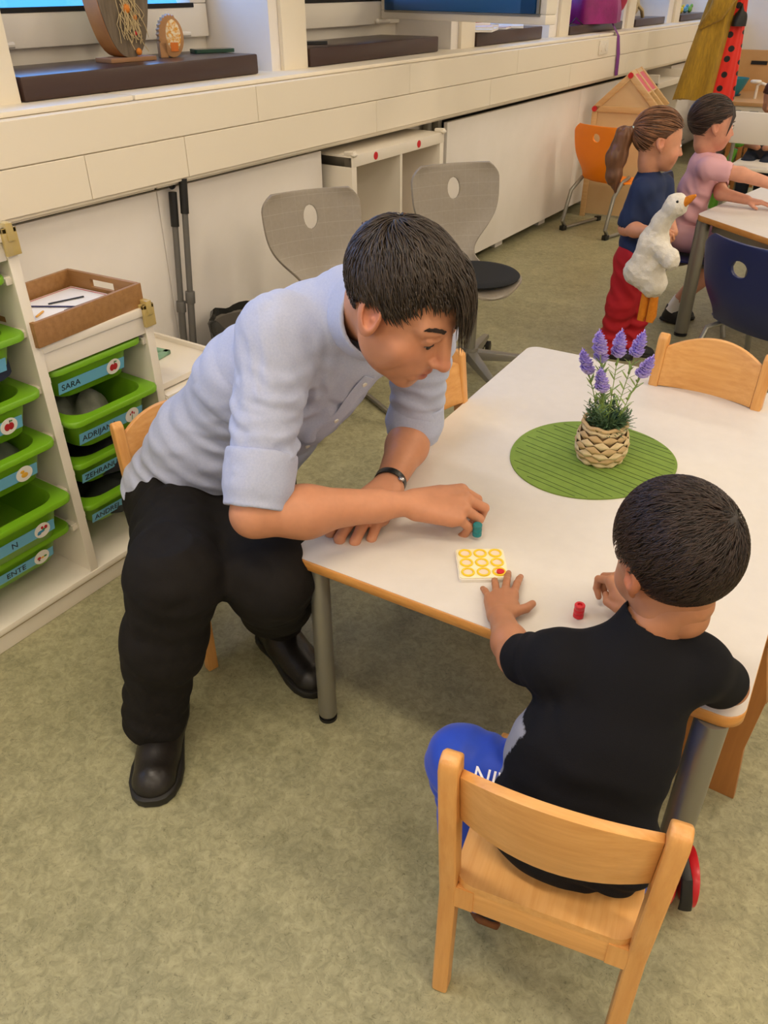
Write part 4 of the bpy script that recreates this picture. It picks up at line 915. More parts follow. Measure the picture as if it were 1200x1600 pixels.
def hand_sdf(f, W, fwd, up, side, s=1., curls=None, spread=(.10, .03, -.04, -.11), thumb=((.030, .030, -.012), (.048, .058, -.022), (.050, .084, -.030)), h=None, palm_k=.006):
    """W wrist, fwd towards the fingers, up = back of the hand, side=+1 thumb on the right of fwd x up"""
    fw = Vector(fwd).normalized(); u = Vector(up); u = (u-fw*u.dot(fw)).normalized(); r = fw.cross(u)*side; W = Vector(W)
    def P(x, y, z): return tuple(W+r*(x*s)+fw*(y*s)+u*(z*s))
    Cn = lambda a, b, ra, rb, k, **q: f.cone(a, b, ra*s, rb*s, k*s, **q)
    mc = [(.026, .090, .004), (.006, .095, .007), (-.014, .090, .004), (-.031, .080, -.001)]
    for i, m in enumerate(mc):
        Cn(P(m[0]*.45, .004, 0), P(*m), .0155, .0118, .010); Cn(P(m[0]*.5, .01, -.006), P(m[0], m[1]-.01, m[2]-.008), .014, .011, .010)
    Cn(P(.012, .02, -.006), P(.030, .052, -.010), .015, .013, .012)
    ln = [(.044, .026, .021), (.048, .030, .022), (.045, .027, .021), (.035, .021, .019)]; rr = [(.0100, .0090, .0082, .0072), (.0102, .0092, .0084, .0073), (.0098, .0088, .0080, .0070), (.0088, .0078, .0070, .0063)]
    curls = curls or [(25, 30, 20)]*4; tips = []
    for i in range(4):
        p = Vector(mc[i]); a = 0.; x = spread[i]
        prev = p
        for j in range(3):
            a += R(curls[i][j]); d = Vector((math.sin(x)*math.cos(a), math.cos(x)*math.cos(a), -math.sin(a))); q = prev+d*ln[i][j]
            Cn(P(*prev), P(*q), rr[i][j], rr[i][j+1], .0022 if j else .005); prev = q
        tips.append((P(*prev), tuple((r*d.x+fw*d.y+u*d.z)), tuple((r*0+fw*math.sin(a)+u*math.cos(a)))))
    t = [(.016, .018, -.006)]+list(thumb); tr = [.015, .0125, .0110, .0088]
    for j in range(3): Cn(P(*t[j]), P(*t[j+1]), tr[j], tr[j+1], .006 if j == 0 else .002)
    return tips
def skin_col(base, spots, var=.05):
    b = np.array(lin(base)[:3])
    def fn(V):
        Cc = np.repeat(b[None], len(V), 0)*(1+var*vnoise(V*60)[:, None]+var*.6*vnoise(V*190, 3)[:, None])
        for (c, r, cc, a) in spots:
            w_ = a*np.exp(-(((V-np.array(c))/np.array(r))**2).sum(1))[:, None]; Cc = Cc*(1-w_)+np.array(lin(cc)[:3])*w_
        return np.clip(Cc, 0, 1)
    return fn
def strands(name, M, m, parent, roots, c, rad, flow, n, L, wd, base='2A2220', var=.35, seg=7, grav=0., lift=.004, free=None, seed=1, curl=0., spread=.18, lenf=None, **kw):
    """tapered hair locks lying on an ellipsoid (local space of M). roots(rng)->unit direction; flow(n)->direction"""
    rng = random.Random(seed); V = []; Q = []; Cc = []; g = Vector((M.to_3x3().inverted() @ Vector((0, 0, -1)))).normalized(); c = Vector(c); rad = Vector(rad); bc = lin(base)
    for i in range(n):
        u = roots(rng)
        if u is None: continue
        u = Vector(u).normalized(); p = Vector((u.x*rad.x, u.y*rad.y, u.z*rad.z)); d = None; pts = []; ll = L*rng.uniform(.65, 1.15)*(lenf(p) if lenf else 1); st = ll/seg; jit = rng.uniform(-spread, spread); ph = rng.uniform(0, 6.28)
        for k in range(seg+1):
            t = k/seg; nn = Vector((p.x/rad.x**2, p.y/rad.y**2, p.z/rad.z**2)).normalized()
            e = Vector(flow(Vector((p.x/rad.x, p.y/rad.y, p.z/rad.z)))); e = e-nn*e.dot(nn)
            if e.length < 1e-4: e = nn.orthogonal()
            e.normalize(); e = (Matrix.Rotation(jit, 3, nn) @ e)
            if d is not None: e = (e*.5+d*.5).normalized()
            isf = free is not None and free(p)
            if isf: e = (d*.75+g*.25*1.0).normalized() if d else e
            e = (e+g*grav*t).normalized(); pts.append((p+nn*(lift*math.sin(min(1, t*1.3)*2.2)+.0010+.0015*math.sin(ph+4*t)*curl), nn))
            p = p+e*st; d = e
            if not isf:
                q = math.sqrt((p.x/rad.x)**2+(p.y/rad.y)**2+(p.z/rad.z)**2); p = p/q
        b0 = len(V); w0 = wd*rng.uniform(.6, 1.3); f_ = 1+rng.uniform(-var, var)
        for k, (q, nn) in enumerate(pts):
            t = k/seg; dd = ((pts[min(k+1, seg)][0]-pts[max(k-1, 0)][0])).normalized(); b = dd.cross(nn).normalized(); ww = w0*(1-t**2.2)*(.35+.65*min(1, t*4))+.0002
            for a in (q+b*ww, q+nn*ww*.55, q-b*ww): V.append((M @ (c+a))[:]); Cc.append((bc[0]*f_, bc[1]*f_, bc[2]*f_))
        for k in range(seg):
            for j in range(3): j2 = (j+1) % 3; Q.append((b0+k*3+j, b0+k*3+j2, b0+(k+1)*3+j2, b0+(k+1)*3+j))
    me = mesh_np(name, V, Q); setcol(me, Cc); return link(name, me, m, parent, world=True, **kw)
SKIN = mat('skin', 'FFFFFF', .48, attr=True, sss=.06, spec=.35)
HAIRM = mat('hair', 'FFFFFF', .42, attr=True, spec=.45)
NAIL = mat('finger_nail', 'D9A28C', .3)
EYEW = mat('eye_white', 'EDE8E4', .2); EYED = mat('eye_dark', '1A100C', .1)
def bounds(pts, pad): a = np.array(pts); return a.min(0)-pad, a.max(0)+pad
# ================================================================ things on the table
TZ = .457
MATG = mat('felt_green', '78933A', .85, c2='6C8732', ns=50, bump=.2, bs=500)
mp_ = thing('placemat', 'green rounded felt placemat with thin dark lines under the flower pot', 'placemat', (-.497, 1.605, TZ))
ux, uy = Vector((.83, .56)), Vector((-.56, .83))
def mat_out(a):
    ra, rb = .188, .183; k = 1+.035*math.cos(2*a-1.0)+.02*math.cos(3*a+.6)
    return Vector((-.497, 1.605))+(ux*(math.cos(a)*ra)+uy*(math.sin(a)*rb))*k
po = [mat_out(2*math.pi*k/90) for k in range(90)]
G().prism([tuple(p) for p in po], TZ+.0003, TZ+.0035).obj('felt_body', MATG, mp_, world=True)
dl = Vector((.985, -.17)).normalized(); nl = Vector((-dl.y, dl.x)); DLN = mat('line_dark', '3A4A1C', .8)
for k in range(-9, 10):
    o_ = nl*(k*.0195+(.003 if k % 2 else -.002)); c_ = Vector((-.497, 1.605))+o_; ts = []
    for i in range(90):
        a, b = po[i]-c_, po[(i+1) % 90]-c_; sa, sb = a.dot(nl), b.dot(nl)
        if sa*sb < 0: q = a+(b-a)*(sa/(sa-sb)); ts.append(q.dot(dl))
    if len(ts) == 2:
        t0, t1 = sorted(ts); cut_ = .012 if k % 3 else .03
        a = c_+dl*(t0+cut_); b = c_+dl*(t1-.006); G().box(0, (b-a).length, -.0006, .0006, TZ+.0034, TZ+.0040, M=frame((a.x, a.y, 0), (dl.x, dl.y, 0), (nl.x, nl.y, 0))).obj('line', DLN, mp_, world=True)
# woven pot
STRAWM = [mat('husk_pale', 'DCC9A0', .7, c2='CDB689', ns=60), mat('husk_tan', 'B8996A', .7, c2='C6AA7C', ns=60)]
pot = thing('flower_pot', 'round woven straw pot standing on the green placemat', 'pot', (-.480, 1.612, TZ+.0037))
def pr(z): t = z/.088; return .041+.015*math.sin(math.pi*min(1, t*.95+.05))**.8+.001
G().lathe([(.038, 0)]+[(pr(z)-.004, z) for z in [.088*k/10 for k in range(11)]]+[(.043, .09), (.041, .075), (.0, .07)], 30).obj('pot_body', mat('pot_inner', '6E5634', .9), pot)
lens = G(); lv = []
for i in range(7):
    u = -1+2*i/6; h_ = (1-abs(u))**.9
    lv.append([(u*.0185, -.0005, -.0098*h_-.0006), (u*.0185, .0046*h_+.0008, -.0005), (u*.0185, .0030*h_+.0006, .005*h_), (u*.0185, -.0005, .0098*h_+.0006)])
lens.loft(lv); lms = [None, None]
for row in range(7):
    z = .007+row*.0126
    for k in range(10):
        a = 2*math.pi*(k+.5*(row % 2))/10; M = frame((pr(z)*math.cos(a), pr(z)*math.sin(a), z), (-math.sin(a), math.cos(a), .10*(1 if (row+k) % 2 else -1)), (math.cos(a), math.sin(a), 0))
        j = (row+k*0) % 2
        if lms[j] is None: o = lens.obj('straw_strand', STRAWM[j], pot, sharp=80); lms[j] = o.data
        else: o = bpy.data.objects.new('straw_strand', lms[j]); col.objects.link(o); o.parent = pot
        o.matrix_local = M
rg = []
for k in range(40): a = 2*math.pi*k/40; rg.append(((.0480+.0012*math.sin(9*a))*math.cos(a), (.0480+.0012*math.sin(9*a))*math.sin(a), .093+.0015*math.sin(7*a)))
G().tube(rg+[rg[0]], .0045, 8).obj('rim_braid', STRAWM[1], pot)
gg = G(); rn = random.Random(4)
for i in range(60):
    a = rn.uniform(0, 6.28); r_ = .036*math.sqrt(rn.random()); gg.ell((r_*math.cos(a), r_*math.sin(a), .078+rn.uniform(-.002, .003)), (.005, .004, .003), 6, 5)
gg.obj('pebble_filling', mat('pebbles', '9A8458', .8, c2='6E5A38', ns=90), pot, kind='stuff')
pl = thing('lavender_plant', 'artificial lavender with purple flower spikes growing from the woven pot', 'plant', (-.475, 1.615, TZ+.078))
LFD = mat('leaf_dark', '3F5A3A', .6, c2='5A7850', ns=40); LFL = mat('leaf_light', '7F9A4A', .6, c2='93AA60', ns=40); PUR = mat('lavender_purple', 'B2A0E6', .7, c2='C6B6F2', ns=120); PURD = mat('lavender_violet', '7E64C8', .7)
def leaf(g, p, d, L_, w_, bend=.3):
    d = Vector(d).normalized(); s_ = d.cross(Vector((0, 0, 1))); s_ = s_.normalized() if s_.length > .01 else Vector((1, 0, 0)); n_ = s_.cross(d); lp = []; q = Vector(p)
    for k in range(5):
        t = k/4; ww = w_*math.sin(math.pi*(.12+.86*t))+.0002; nn = n_*.0006
        lp.append([tuple(q-s_*ww), tuple(q+nn), tuple(q+s_*ww), tuple(q-nn)]); d = (d+Vector((0, 0, -bend*.25))).normalized(); q = q+d*(L_/4)
    g.loft(lp)
gg = G()
for i in range(420):
    a = rn.uniform(0, 6.28); el = rn.uniform(.2, 1.35); r_ = .028*math.sqrt(rn.random()); leaf(gg, (r_*math.cos(a), r_*math.sin(a), rn.uniform(-.002, .028)), (math.cos(a)*math.cos(el), math.sin(a)*math.cos(el), math.sin(el)), rn.uniform(.018, .042), .0022)
gg.obj('dark_foliage', LFD, pl, kind='stuff', sharp=80)
gg = G()
for i in range(22):
    a = rn.uniform(0, 6.28); st_ = Vector((.026*math.cos(a), .026*math.sin(a), .01)); tp = st_+Vector((math.cos(a)*.022, math.sin(a)*.022, rn.uniform(.035, .06))); gg.tube([st_, (st_+tp)/2+Vector((.003, 0, .004)), tp], .0008, 5)
    for k in range(7): q = st_.lerp(tp, .3+.1*k); b = rn.uniform(0, 6.28); leaf(gg, q, (math.cos(b), math.sin(b), .9), .016, .0018)
gg.obj('grey_green_sprigs', LFD, pl, kind='stuff', sharp=80)
# stems: top positions from the photo (pixel -> ray at the pot's depth, stored as metres right/up of the pot axis)
spk_ = [(-.022, .205, .030), (-.012, .178, .034), (-.031, .143, .032), (-.006, .117, .034), (.022, .190, .034), (.066, .182, .032), (.074, .150, .030)]
spk = [(a-.024, z+.030, l) for a, z, l in spk_]
for i, (a, z, l_) in enumerate(spk):
    top = Vector((ux.x*a*1.05, ux.y*a*1.05, z-.078+.045)); top += Vector((uy.x, uy.y, 0))*(.02*((i % 3)-1)); base = Vector((top.x*.25, top.y*.25, 0)); mid = base.lerp(top, .55)+Vector((0, 0, .008))
    G().tube([base, mid, top], .0011, 6).obj('flower_stem', LFL, pl)
    g = G()
    for k in range(9):
        q = base.lerp(mid, .35+.13*k) if k < 5 else mid.lerp(top, (k-4)*.14); b = rn.uniform(0, 6.28)
        for e in (0, math.pi): leaf(g, q, (math.cos(b+e), math.sin(b+e), 1.1), .024, .0026)
    g.obj('stem_leaves', LFL, pl, sharp=80)
    g = G(); ax_ = (top-mid).normalized(); L2 = l_*1.6
    for k in range(90):
        t = (k+.5)/90; rad = (.0185 if t < .72 else .0185*(1-(t-.72)/.3))*(.55+.45*abs(math.sin(t*9))); b = k*2.4; q = top+ax_*(t*L2-.010)+Vector((math.cos(b), math.sin(b), 0))*rad*.65; s_ = .0074*(1-.6*t)
        M = frame(q, (math.cos(b), math.sin(b), .5), (-math.sin(b), math.cos(b), rn.uniform(-.4, .4)))
        g.add([(-s_, -s_, 0), (s_, -s_*.6, s_*.4), (s_*.8, s_, 0), (-s_*.7, s_*.8, s_*.5), (0, 0, -s_*.4)], [(0, 1, 2), (0, 2, 3), (0, 4, 1), (1, 4, 2), (2, 4, 3), (3, 4, 0)], M)
    g.tube([top, top+ax_*L2*.97], [.004, .001], 6).obj('flower_spike', PUR, pl, smooth=False, fix=False)
    g = G()
    for k in range(12): t = .62+.38*k/12; b = k*2.4; q = top+ax_*(t*L2-.006)+Vector((math.cos(b), math.sin(b), 0))*.005; g.ell(tuple(q), (.0016, .0016, .0022), 5, 4)
    g.obj('buds', PURD, pl)
# ring board
bd = thing('ring_board', 'small white board with nine yellow rings between the hands on the table', 'board', (-.516, 1.098, TZ), math.atan2(.054, .075)*.0+.60)
G().loft([rrect(.094, .094, .006, z, 4) for z in (0, .001, .006, .007)]).obj('base_plate', mat('board_clear', 'E9E2D4', .3), bd, bevel=.0008)
G().loft([rrect(.090, .090, .005, z, 4) for z in (.0071, .0095)]).obj('cream_sheet', mat('cream_sheet', 'F0E8C4', .4), bd, bevel=.0006)
YEL = mat('ring_yellow', 'F0CC2C', .35)
for i in range(3):
    for j in range(3):
        G().torus((-.029+.029*i, -.029+.029*j, .0105), .0108, .0022, 26, 8, ).obj('ring', YEL, bd)
        G().cyl((-.029+.029*i, -.029+.029*j, .0096), (-.029+.029*i, -.029+.029*j, .0102), .009, n=20).obj('ring_base', mat('pinkish', 'E6D2BE', .4) if i+j == 0 else bpy.data.materials['pinkish'], bd)
G().cyl((.031, -.031, .010), (.031, -.031, .014), .007, n=16).obj('red_pin', RED, bd)
rp = thing('red_bobbin', 'little red grooved wooden cylinder standing on the table by the boy', 'toy', (-.308, 1.064, TZ+.0002))
G().lathe([(.008, 0), (.0092, .001), (.0092, .0075), (.0082, .009), (.0092, .0105), (.0092, .0165), (.0082, .018), (.0092, .0195), (.0092, .026), (.0082, .0272), (.0045, .0272), (.004, .024), (.0, .024)], 28).obj('bobbin_body', RED, rp)
tp = thing('teal_bobbin', 'little teal grooved cylinder pinched by the man', 'toy', (-.566, 1.172, TZ+.010))
tp['label'] = 'little teal grooved cylinder pinched by the man in the blue shirt'
G().lathe([(.008, 0), (.0092, .001), (.0092, .0075), (.0082, .009), (.0092, .0105), (.0092, .0165), (.0082, .018), (.0092, .0195), (.0092, .026), (.0082, .0272), (.0, .0272)], 28).obj('bobbin_body', mat('teal_wood', '1C7C80', .35), tp)
# ================================================================ the man
def shoe(name, heel, toe, wd, m, ms, parent, h=.055, up=(0, 0, 1), top=None, sole=.022):
    heel = Vector(heel); toe = Vector(toe); L_ = (toe-heel).length; M = frame(heel, toe-heel, None, up) if False else frame(heel, toe-heel, Vector(up).cross(toe-heel))
    prof = [(0, .60), (.06, .80), (.18, .86), (.35, .78), (.50, .86), (.68, 1.0), (.82, .97), (.92, .80), (.98, .52), (1.0, .25)]
    def outline(g_, z): return [(t*L_*1.0+(.004*g_ if t > .5 else -.004*g_), sx*wd/2*w_*(1+.04*g_)+.0, z) for t, w_ in prof for sx in (1,)]+[(t*L_+(.004*g_ if t > .5 else -.004*g_), -wd/2*w_*(1+.04*g_), z) for t, w_ in reversed(prof)]
    G().loft([outline(0, 0), outline(1, .003), outline(1, sole-.002), outline(0, sole)]).obj('sole', ms, parent, M=M, world=True, sharp=60)
    f = F((-.03, -wd*.7, 0), (L_+.03, wd*.7, .16), .0035)
    f.cone((wd*.38, 0, sole), (L_*.35, 0, sole+.005), wd*.38, wd*.40, .02); f.cone((L_*.35, 0, sole), (L_-wd*.46, 0, sole-.002), wd*.40, wd*.44, .02)
    f.cone((wd*.42, 0, sole+.02), (wd*.50, 0, sole+.065), wd*.36, wd*.37, .02); f.cone((wd*.8, 0, sole+.035), (L_*.62, 0, sole+.01), wd*.33, wd*.34, .03)
    f.cut((0, 0, sole-.004), (0, 0, -1)); f.cut((wd*.5, 0, sole+.072), (-.15, 0, 1), .01)
    V, Q = f.mesh(); V = smooth_lap(V, Q, 1)
    fobj('upper', [(xfm(V, M), Q)], m, parent)
    return M, L_
SHIRT = mat('shirt_cloth', 'B9BFD6', .85, c2='AAB2CE', ns=260, bump=.25, bs=900, sheen=.15)
BTROU = mat('black_trousers', '1A1715', .85, bump=.2, bs=600, spec=.2)
LEATH = mat('black_leather', '1C1815', .38, bump=.12, bs=160); RUB = mat('black_rubber', '191714', .6)
man = thing('person', 'man in light blue shirt and black trousers leaning over the white table', 'person', (-1.05, 1.0, 0))
Lsh, Rsh = Vector((-.805, 1.345, .80)), Vector((-.935, 1.045, .845)); NB = Vector((-.865, 1.185, .865))
Rel, Rwr = Vector((-.868, .868, .578)), Vector((-.683, 1.120, .530)); Lel, Lwr = Vector((-.85, 1.40, .53)), Vector((-.787, 1.188, .500))
HM = frame((-.682, 1.085, .925), (.30, -.90, .26), (.66, .0, -.75))       # x right, y forward
HM = frame((-.684, 1.073, .945), (-.02, -.99, .05), (.86, -.04, -.52))
CB = Vector((-.768, 1.118, .894))
def man_body():
    nb = HM.inverted() @ NB; f = F((-.13, min(-.14, nb.y-.07), min(-.2, nb.z-.07)), (.13, .16, .16), .0025); head_sdf(f, nose=1.04)
    f.cone((0, -.032, -.028), tuple(nb), .054, .058, .02); f.cone((0, .005, -.055), tuple(nb.lerp(Vector((0, 0, 0)), .25)), .042, .050, .02)
    V, Q = f.mesh(); V = smooth_lap(V, Q, 1, .3); P = [(xfm(V, HM), Q)]
    # neck and shoulders
    pts = [NB, HM @ Vector((0, -.02, -.05)), Lsh, Rsh]; lo, hi = bounds([p[:] for p in pts], .12); f = F(lo, hi, .006)
    f.cone(tuple(NB-Vector((.03, .02, .05))), tuple(Rsh), .07, .05, .03); f.cone(tuple(NB-Vector((.03, .02, .05))), tuple(Lsh), .07, .05, .03)
    f.chain([(tuple(Rsh), .05), (tuple(Rsh.lerp(Rel, .35)), .045)]); P.append(f.mesh())
    # right arm
    lo, hi = bounds([tuple(Rsh.lerp(Rel, .5)), tuple(Rel), tuple(Rwr), (-.56, 1.2, .46)], .075); f = F(lo, hi, .0026)
    f.chain([(tuple(Rsh.lerp(Rel, .5)), .046), (tuple(Rel), .041)], .02)
    d = (Rwr-Rel); f.cone(tuple(Rel), tuple(Rel+d*.30+Vector((0, 0, -.006))), .041, .046, .02); f.cone(tuple(Rel+d*.30), tuple(Rel+d*.75), .045, .031, .03); f.cone(tuple(Rel+d*.75), tuple(Rwr), .031, .0265, .02, flat=((0, 0, 1), .86))
    fw = Vector((.115, .085, -.006)); upv = Vector((.15, -.40, 1))
    tips = hand_sdf(f, Rwr-d.normalized()*.004, fw, upv, -1, 1.12, curls=[(42, 48, 18), (38, 56, 30), (44, 58, 32), (50, 50, 26)], spread=(.02, .0, -.02, -.05), thumb=((.024, .038, -.024), (.018, .064, -.044), (.008, .084, -.056)))
    V, Q = f.mesh(); P.append((smooth_lap(V, Q, 1, .3), Q))
    # left arm, wrist bent so the fist rests on the table
    lo, hi = bounds([tuple(Lsh.lerp(Lel, .6)), tuple(Lel), tuple(Lwr), (-.70, 1.0, .46)], .08); f = F(lo, hi, .0026)
    d = (Lwr-Lel); f.cone(tuple(Lsh.lerp(Lel, .6)), tuple(Lel), .046, .042, .02); f.cone(tuple(Lel), tuple(Lel+d*.35), .042, .046, .02); f.cone(tuple(Lel+d*.35), tuple(Lwr), .045, .029, .02)
    hand_sdf(f, Lwr, Vector((.004, -.14, -.020)), Vector((.0, -.14, 1)), 1, 1.24, curls=[(16, 60, 46), (20, 68, 48), (24, 70, 48), (28, 70, 46)], spread=(.10, .03, -.04, -.10), thumb=((.034, .038, -.012), (.048, .062, -.018), (.054, .086, -.022)))
    V, Q = f.mesh(); P.append((smooth_lap(V, Q, 1, .3), Q))
    H = lambda *p: tuple(HM @ Vector(p))
    spots = [(H(0, .115, -.03), (.016,)*3, 'C8735C', .6), (H(.045, .075, -.03), (.03,)*3, 'C67C62', .4), (H(.082, 0, 0), (.035,)*3, 'C06A52', .45),
             (H(0, .102, -.066), (.020, .020, .013), 'A04A44', .95), (H(0, .06, -.10), (.055,)*3, '8E6248', .4), (H(.05, .04, -.075), (.04,)*3, '8E6248', .35), (H(-.05, .04, -.075), (.04,)*3, '8E6248', .35)]
    o = fobj('body', P, SKIN, man, skin_col('C68A68', spots)); return tips
RT = man_body()
for i, (p, d, n_) in enumerate(RT):
    pass
# brows, eye slits
for sx in (-1, 1):
    g = G(); rn = random.Random(sx+5)
    for k in range(110):
        t = k/109; x = sx*(.012+.036*t); y = .092-.016*t*t-.001; z = .0265+.006*math.sin(t*2.6)+rn.uniform(-.0028, .0028)
        g.tube([(x, y, z-.002), (x+sx*.005, y+.004, z+.002), (x+sx*.010, y+.002, z+.001)], [.0017, .0014, .0003], 4)
    g.obj('eyebrow', mat('brow_brown', '2A1C16', .7) if sx < 0 else bpy.data.materials['brow_brown'], man, M=HM, world=True)
    G().ell((sx*.031, .0800, -.0010), (.0105, .0118, .0072), 16, 10).obj('eyeball', EYEW, man, M=HM, world=True)
    G().ell((sx*.032, .0905, -.0035), (.0062, .0028, .0042), 12, 8).obj('iris', EYED, man, M=HM, world=True)
    g = G(); g.tube([(sx*.0185, .0895, .0006), (sx*.026, .0932, .0008), (sx*.036, .0925, .0006), (sx*.0435, .087, -.001)], [.0006, .0010, .0010, .0006], 6); g.obj('eyelash_line', INK, man, M=HM, world=True)
# hair: base shell and locks
def hair_shell(M, c, rad, zline, h, m, parent, name='hair', colr='241B18', thick=.0, cutk=.006, extra=None, bump=.0025, fq=(55, 160)):
    lo = np.array(c)-np.array(rad)-.02; hi = np.array(c)+np.array(rad)+.02; f = F(lo, hi, h); f.ell(c, rad)
    X = f.ax[0][:, None, None]; Y = f.ax[1][None, :, None]; Z = f.ax[2][None, None, :]
    d = zline(X, Y)-Z; m_ = np.maximum(f.D, d); q = np.maximum(cutk-np.abs(f.D-d), 0)/cutk; f.D = (m_+q*q*cutk*.25).astype(np.float32)
    if extra: extra(f)
    V, Q = f.mesh(); N = vnormals(V, Q); V = V+N*(bump*(vnoise(V*fq[0], 2)+.5*vnoise(V*fq[1], 5)))[:, None]
    b = np.array(lin(colr)[:3]); return fobj(name, [(xfm(V, M), Q)], m, parent, lambda W: np.clip(b[None]*(1+.3*vnoise(W*120, 8)[:, None]), 0, 1))
mz = lambda x, y: np.where(y > .055, .066+.35*(y-.055), np.where(y > .012, .014+(y-.012)*1.0, np.where(y > -.022, .034-(y+.022)*.55+0*x, np.maximum(-.050, .030+(y+.022)*2.2))))
hc, hr = (0, -.014, .038), (.0835, .1035, .0905)
hair_m = hair_shell(HM, hc, hr, mz, .0032, HAIRM, man, colr='2A211C')
def roots_m(r):
    for _ in range(30):
        u = Vector((r.gauss(0, 1), r.gauss(0, 1), r.gauss(0, 1))).normalized(); p = (hc[0]+u.x*hr[0], hc[1]+u.y*hr[1], hc[2]+u.z*hr[2])
        if p[2] > float(mz(0., p[1]))+.004: return u
def flow_m(n):
    b = max(0., min(1., (-n.y-.35)/.4)); return Vector((n.x*.5-.15, 1.0, -.10-.75*abs(n.x)))*(1-b)+Vector((n.x*.4, -.15, -1))*b
strands('hair_locks', HM, HAIRM, man, roots_m, hc, (.0845, .1045, .0915), flow_m, 4200, .060, .0018, '33281F', .40, 7, .06, .0040, free=lambda p: (p.y > .088 and p.z < .06), seed=3, curl=.8, spread=.32, lenf=lambda p: max(.22, min(1, .3+(p.z+hc[2]-.01)/.07))*(.42 if (p.x > .015 and p.y > .03 and p.z < .07) else 1))
def roots_f(r): a = r.uniform(-1.15, .30); e = r.uniform(.45, .95); return Vector((math.sin(a)*math.cos(e), math.cos(a)*math.cos(e), math.sin(e)))
strands('hair_fringe', HM, HAIRM, man, roots_f, hc, (.086, .1065, .094), lambda n: Vector((-.12+n.x*.5, 1, -.15)), 560, .076, .0016, '33281F', .4, 8, .14, .010, free=lambda p: (p.y > .070 and p.z < .058), seed=9, curl=1.5)
# shirt -----------------------------------------------------------------
lat = (Lsh-Rsh).normalized()
def man_shirt():
    lo, hi = bounds([(-1.36, .88, .34), (-.72, 1.45, .93)], .06); f = F(lo, hi, .0045)
    c0, c1, c2, c3 = Vector((-1.255, 1.085, .405)), Vector((-1.145, 1.115, .545)), Vector((-1.020, 1.155, .700)), Vector((-.925, 1.18, .800))
    fl = (tuple(lat), 1.42)
    f.cone(tuple(c0), tuple(c1), .128, .122, .04, flat=fl); f.cone(tuple(c1), tuple(c2), .122, .122, .05, flat=fl); f.cone(tuple(c2), tuple(c3), .122, .095, .05, flat=(tuple(lat), 1.5))
    f.cone(tuple(c3), tuple(NB), .095, .074, .05); f.cone(tuple(NB), tuple(CB), .078, .068, .03)
    for S_, E_, t1, q in ((Rsh, Rel, 1.0, .083), (Lsh, Lel, 1.0, .075)):
        f.cone(tuple(c3+(S_-c3)*.35), tuple(S_), .085, .070, .05); f.cone(tuple(S_), tuple(S_.lerp(E_, .75)), .071, .060, .03)
    f.cone(tuple(c3+Vector((.03, .0, -.03))), tuple(c2+Vector((.05, -.01, -.03))), .07, .07, .04)
    return f
def sleeve_end(f, S_, E_, W_, t0, t1, r0, r1, hole, dirn=None):
    a = S_.lerp(E_, t0); b = S_.lerp(E_, t1) if dirn is None else E_+dirn
    return a, b
def build_shirt():
    P = []
    f = man_shirt()
    # straight hem: cut under the seat plane
    cd = (CB-NB).normalized(); f.cut(tuple(CB), tuple(cd), .004) if 0 else None; f.cone(tuple(CB-cd*.004), tuple(CB+cd*.08), .062, .075, .004, 's')
    hn = Vector((-.50, -.10, -.86)).normalized(); f.cut((-1.27, 1.08, .375), tuple(hn), .012)
    V, Q = f.mesh(); N = vnormals(V, Q)
    rs = Rel-Rsh
    V = folds(V, N, [((-.90, .98, .70), .09, (.2, .1, 1), .042, .005, 1), ((-.92, 1.10, .78), .08, (1, .6, -.2), .036, .004, 2), ((-1.18, 1.02, .52), .11, (.6, .1, .8), .048, .004, 3), ((-1.26, 1.0, .46), .10, (.3, 0, 1), .045, .005, 4),
                     ((-1.05, 1.02, .62), .10, (.5, -.2, 1), .05, .003, 5), ((-1.0, 1.25, .8), .12, (.3, 1, .2), .055, .004, 6), ((-.95, 1.12, .62), .10, (1, .2, -.6), .045, .006, 7), ((-.83, 1.38, .66), .08, (.1, .2, 1), .036, .0035, 8), ((-.875, .93, .66), .07, (.1, .1, 1), .030, .005, 9),
                     ((-.93, 1.0, .80), .07, (.8, .5, .3), .03, .003, 10), ((-1.12, 1.05, .60), .12, (.2, -.4, 1), .038, .002, 11), ((-.90, .96, .74), .06, (.5, 0, 1), .026, .003, 12)])
    B1 = np.stack([np.array(Rsh-Rel)/np.linalg.norm(Rsh-Rel), np.array((.9, -.3, .3)), np.array((.2, .95, .1))], 1)*np.array([9, 30, 30]); B2 = np.stack([np.array((.55, .1, .8)), np.array((.8, -.2, -.55)), np.array((.1, .97, 0))], 1)*np.array([26, 9, 12])
    wa = np.exp(-(np.linalg.norm(np.cross(V-np.array(Rsh), np.array((Rel-Rsh).normalized())), axis=1)/.09)**4)
    V = V+vnormals(V, Q)*(.0024*vnoise(V*17, 4)+.0060*wa*(.45-np.abs(vnoise(V @ B1, 7)))+.0085*(1-wa)*(.45-np.abs(vnoise(V @ B2, 9))))[:, None]
    P.append((V, Q)); return P
SP = build_shirt(); shirt = fobj('shirt', SP, SHIRT, man)
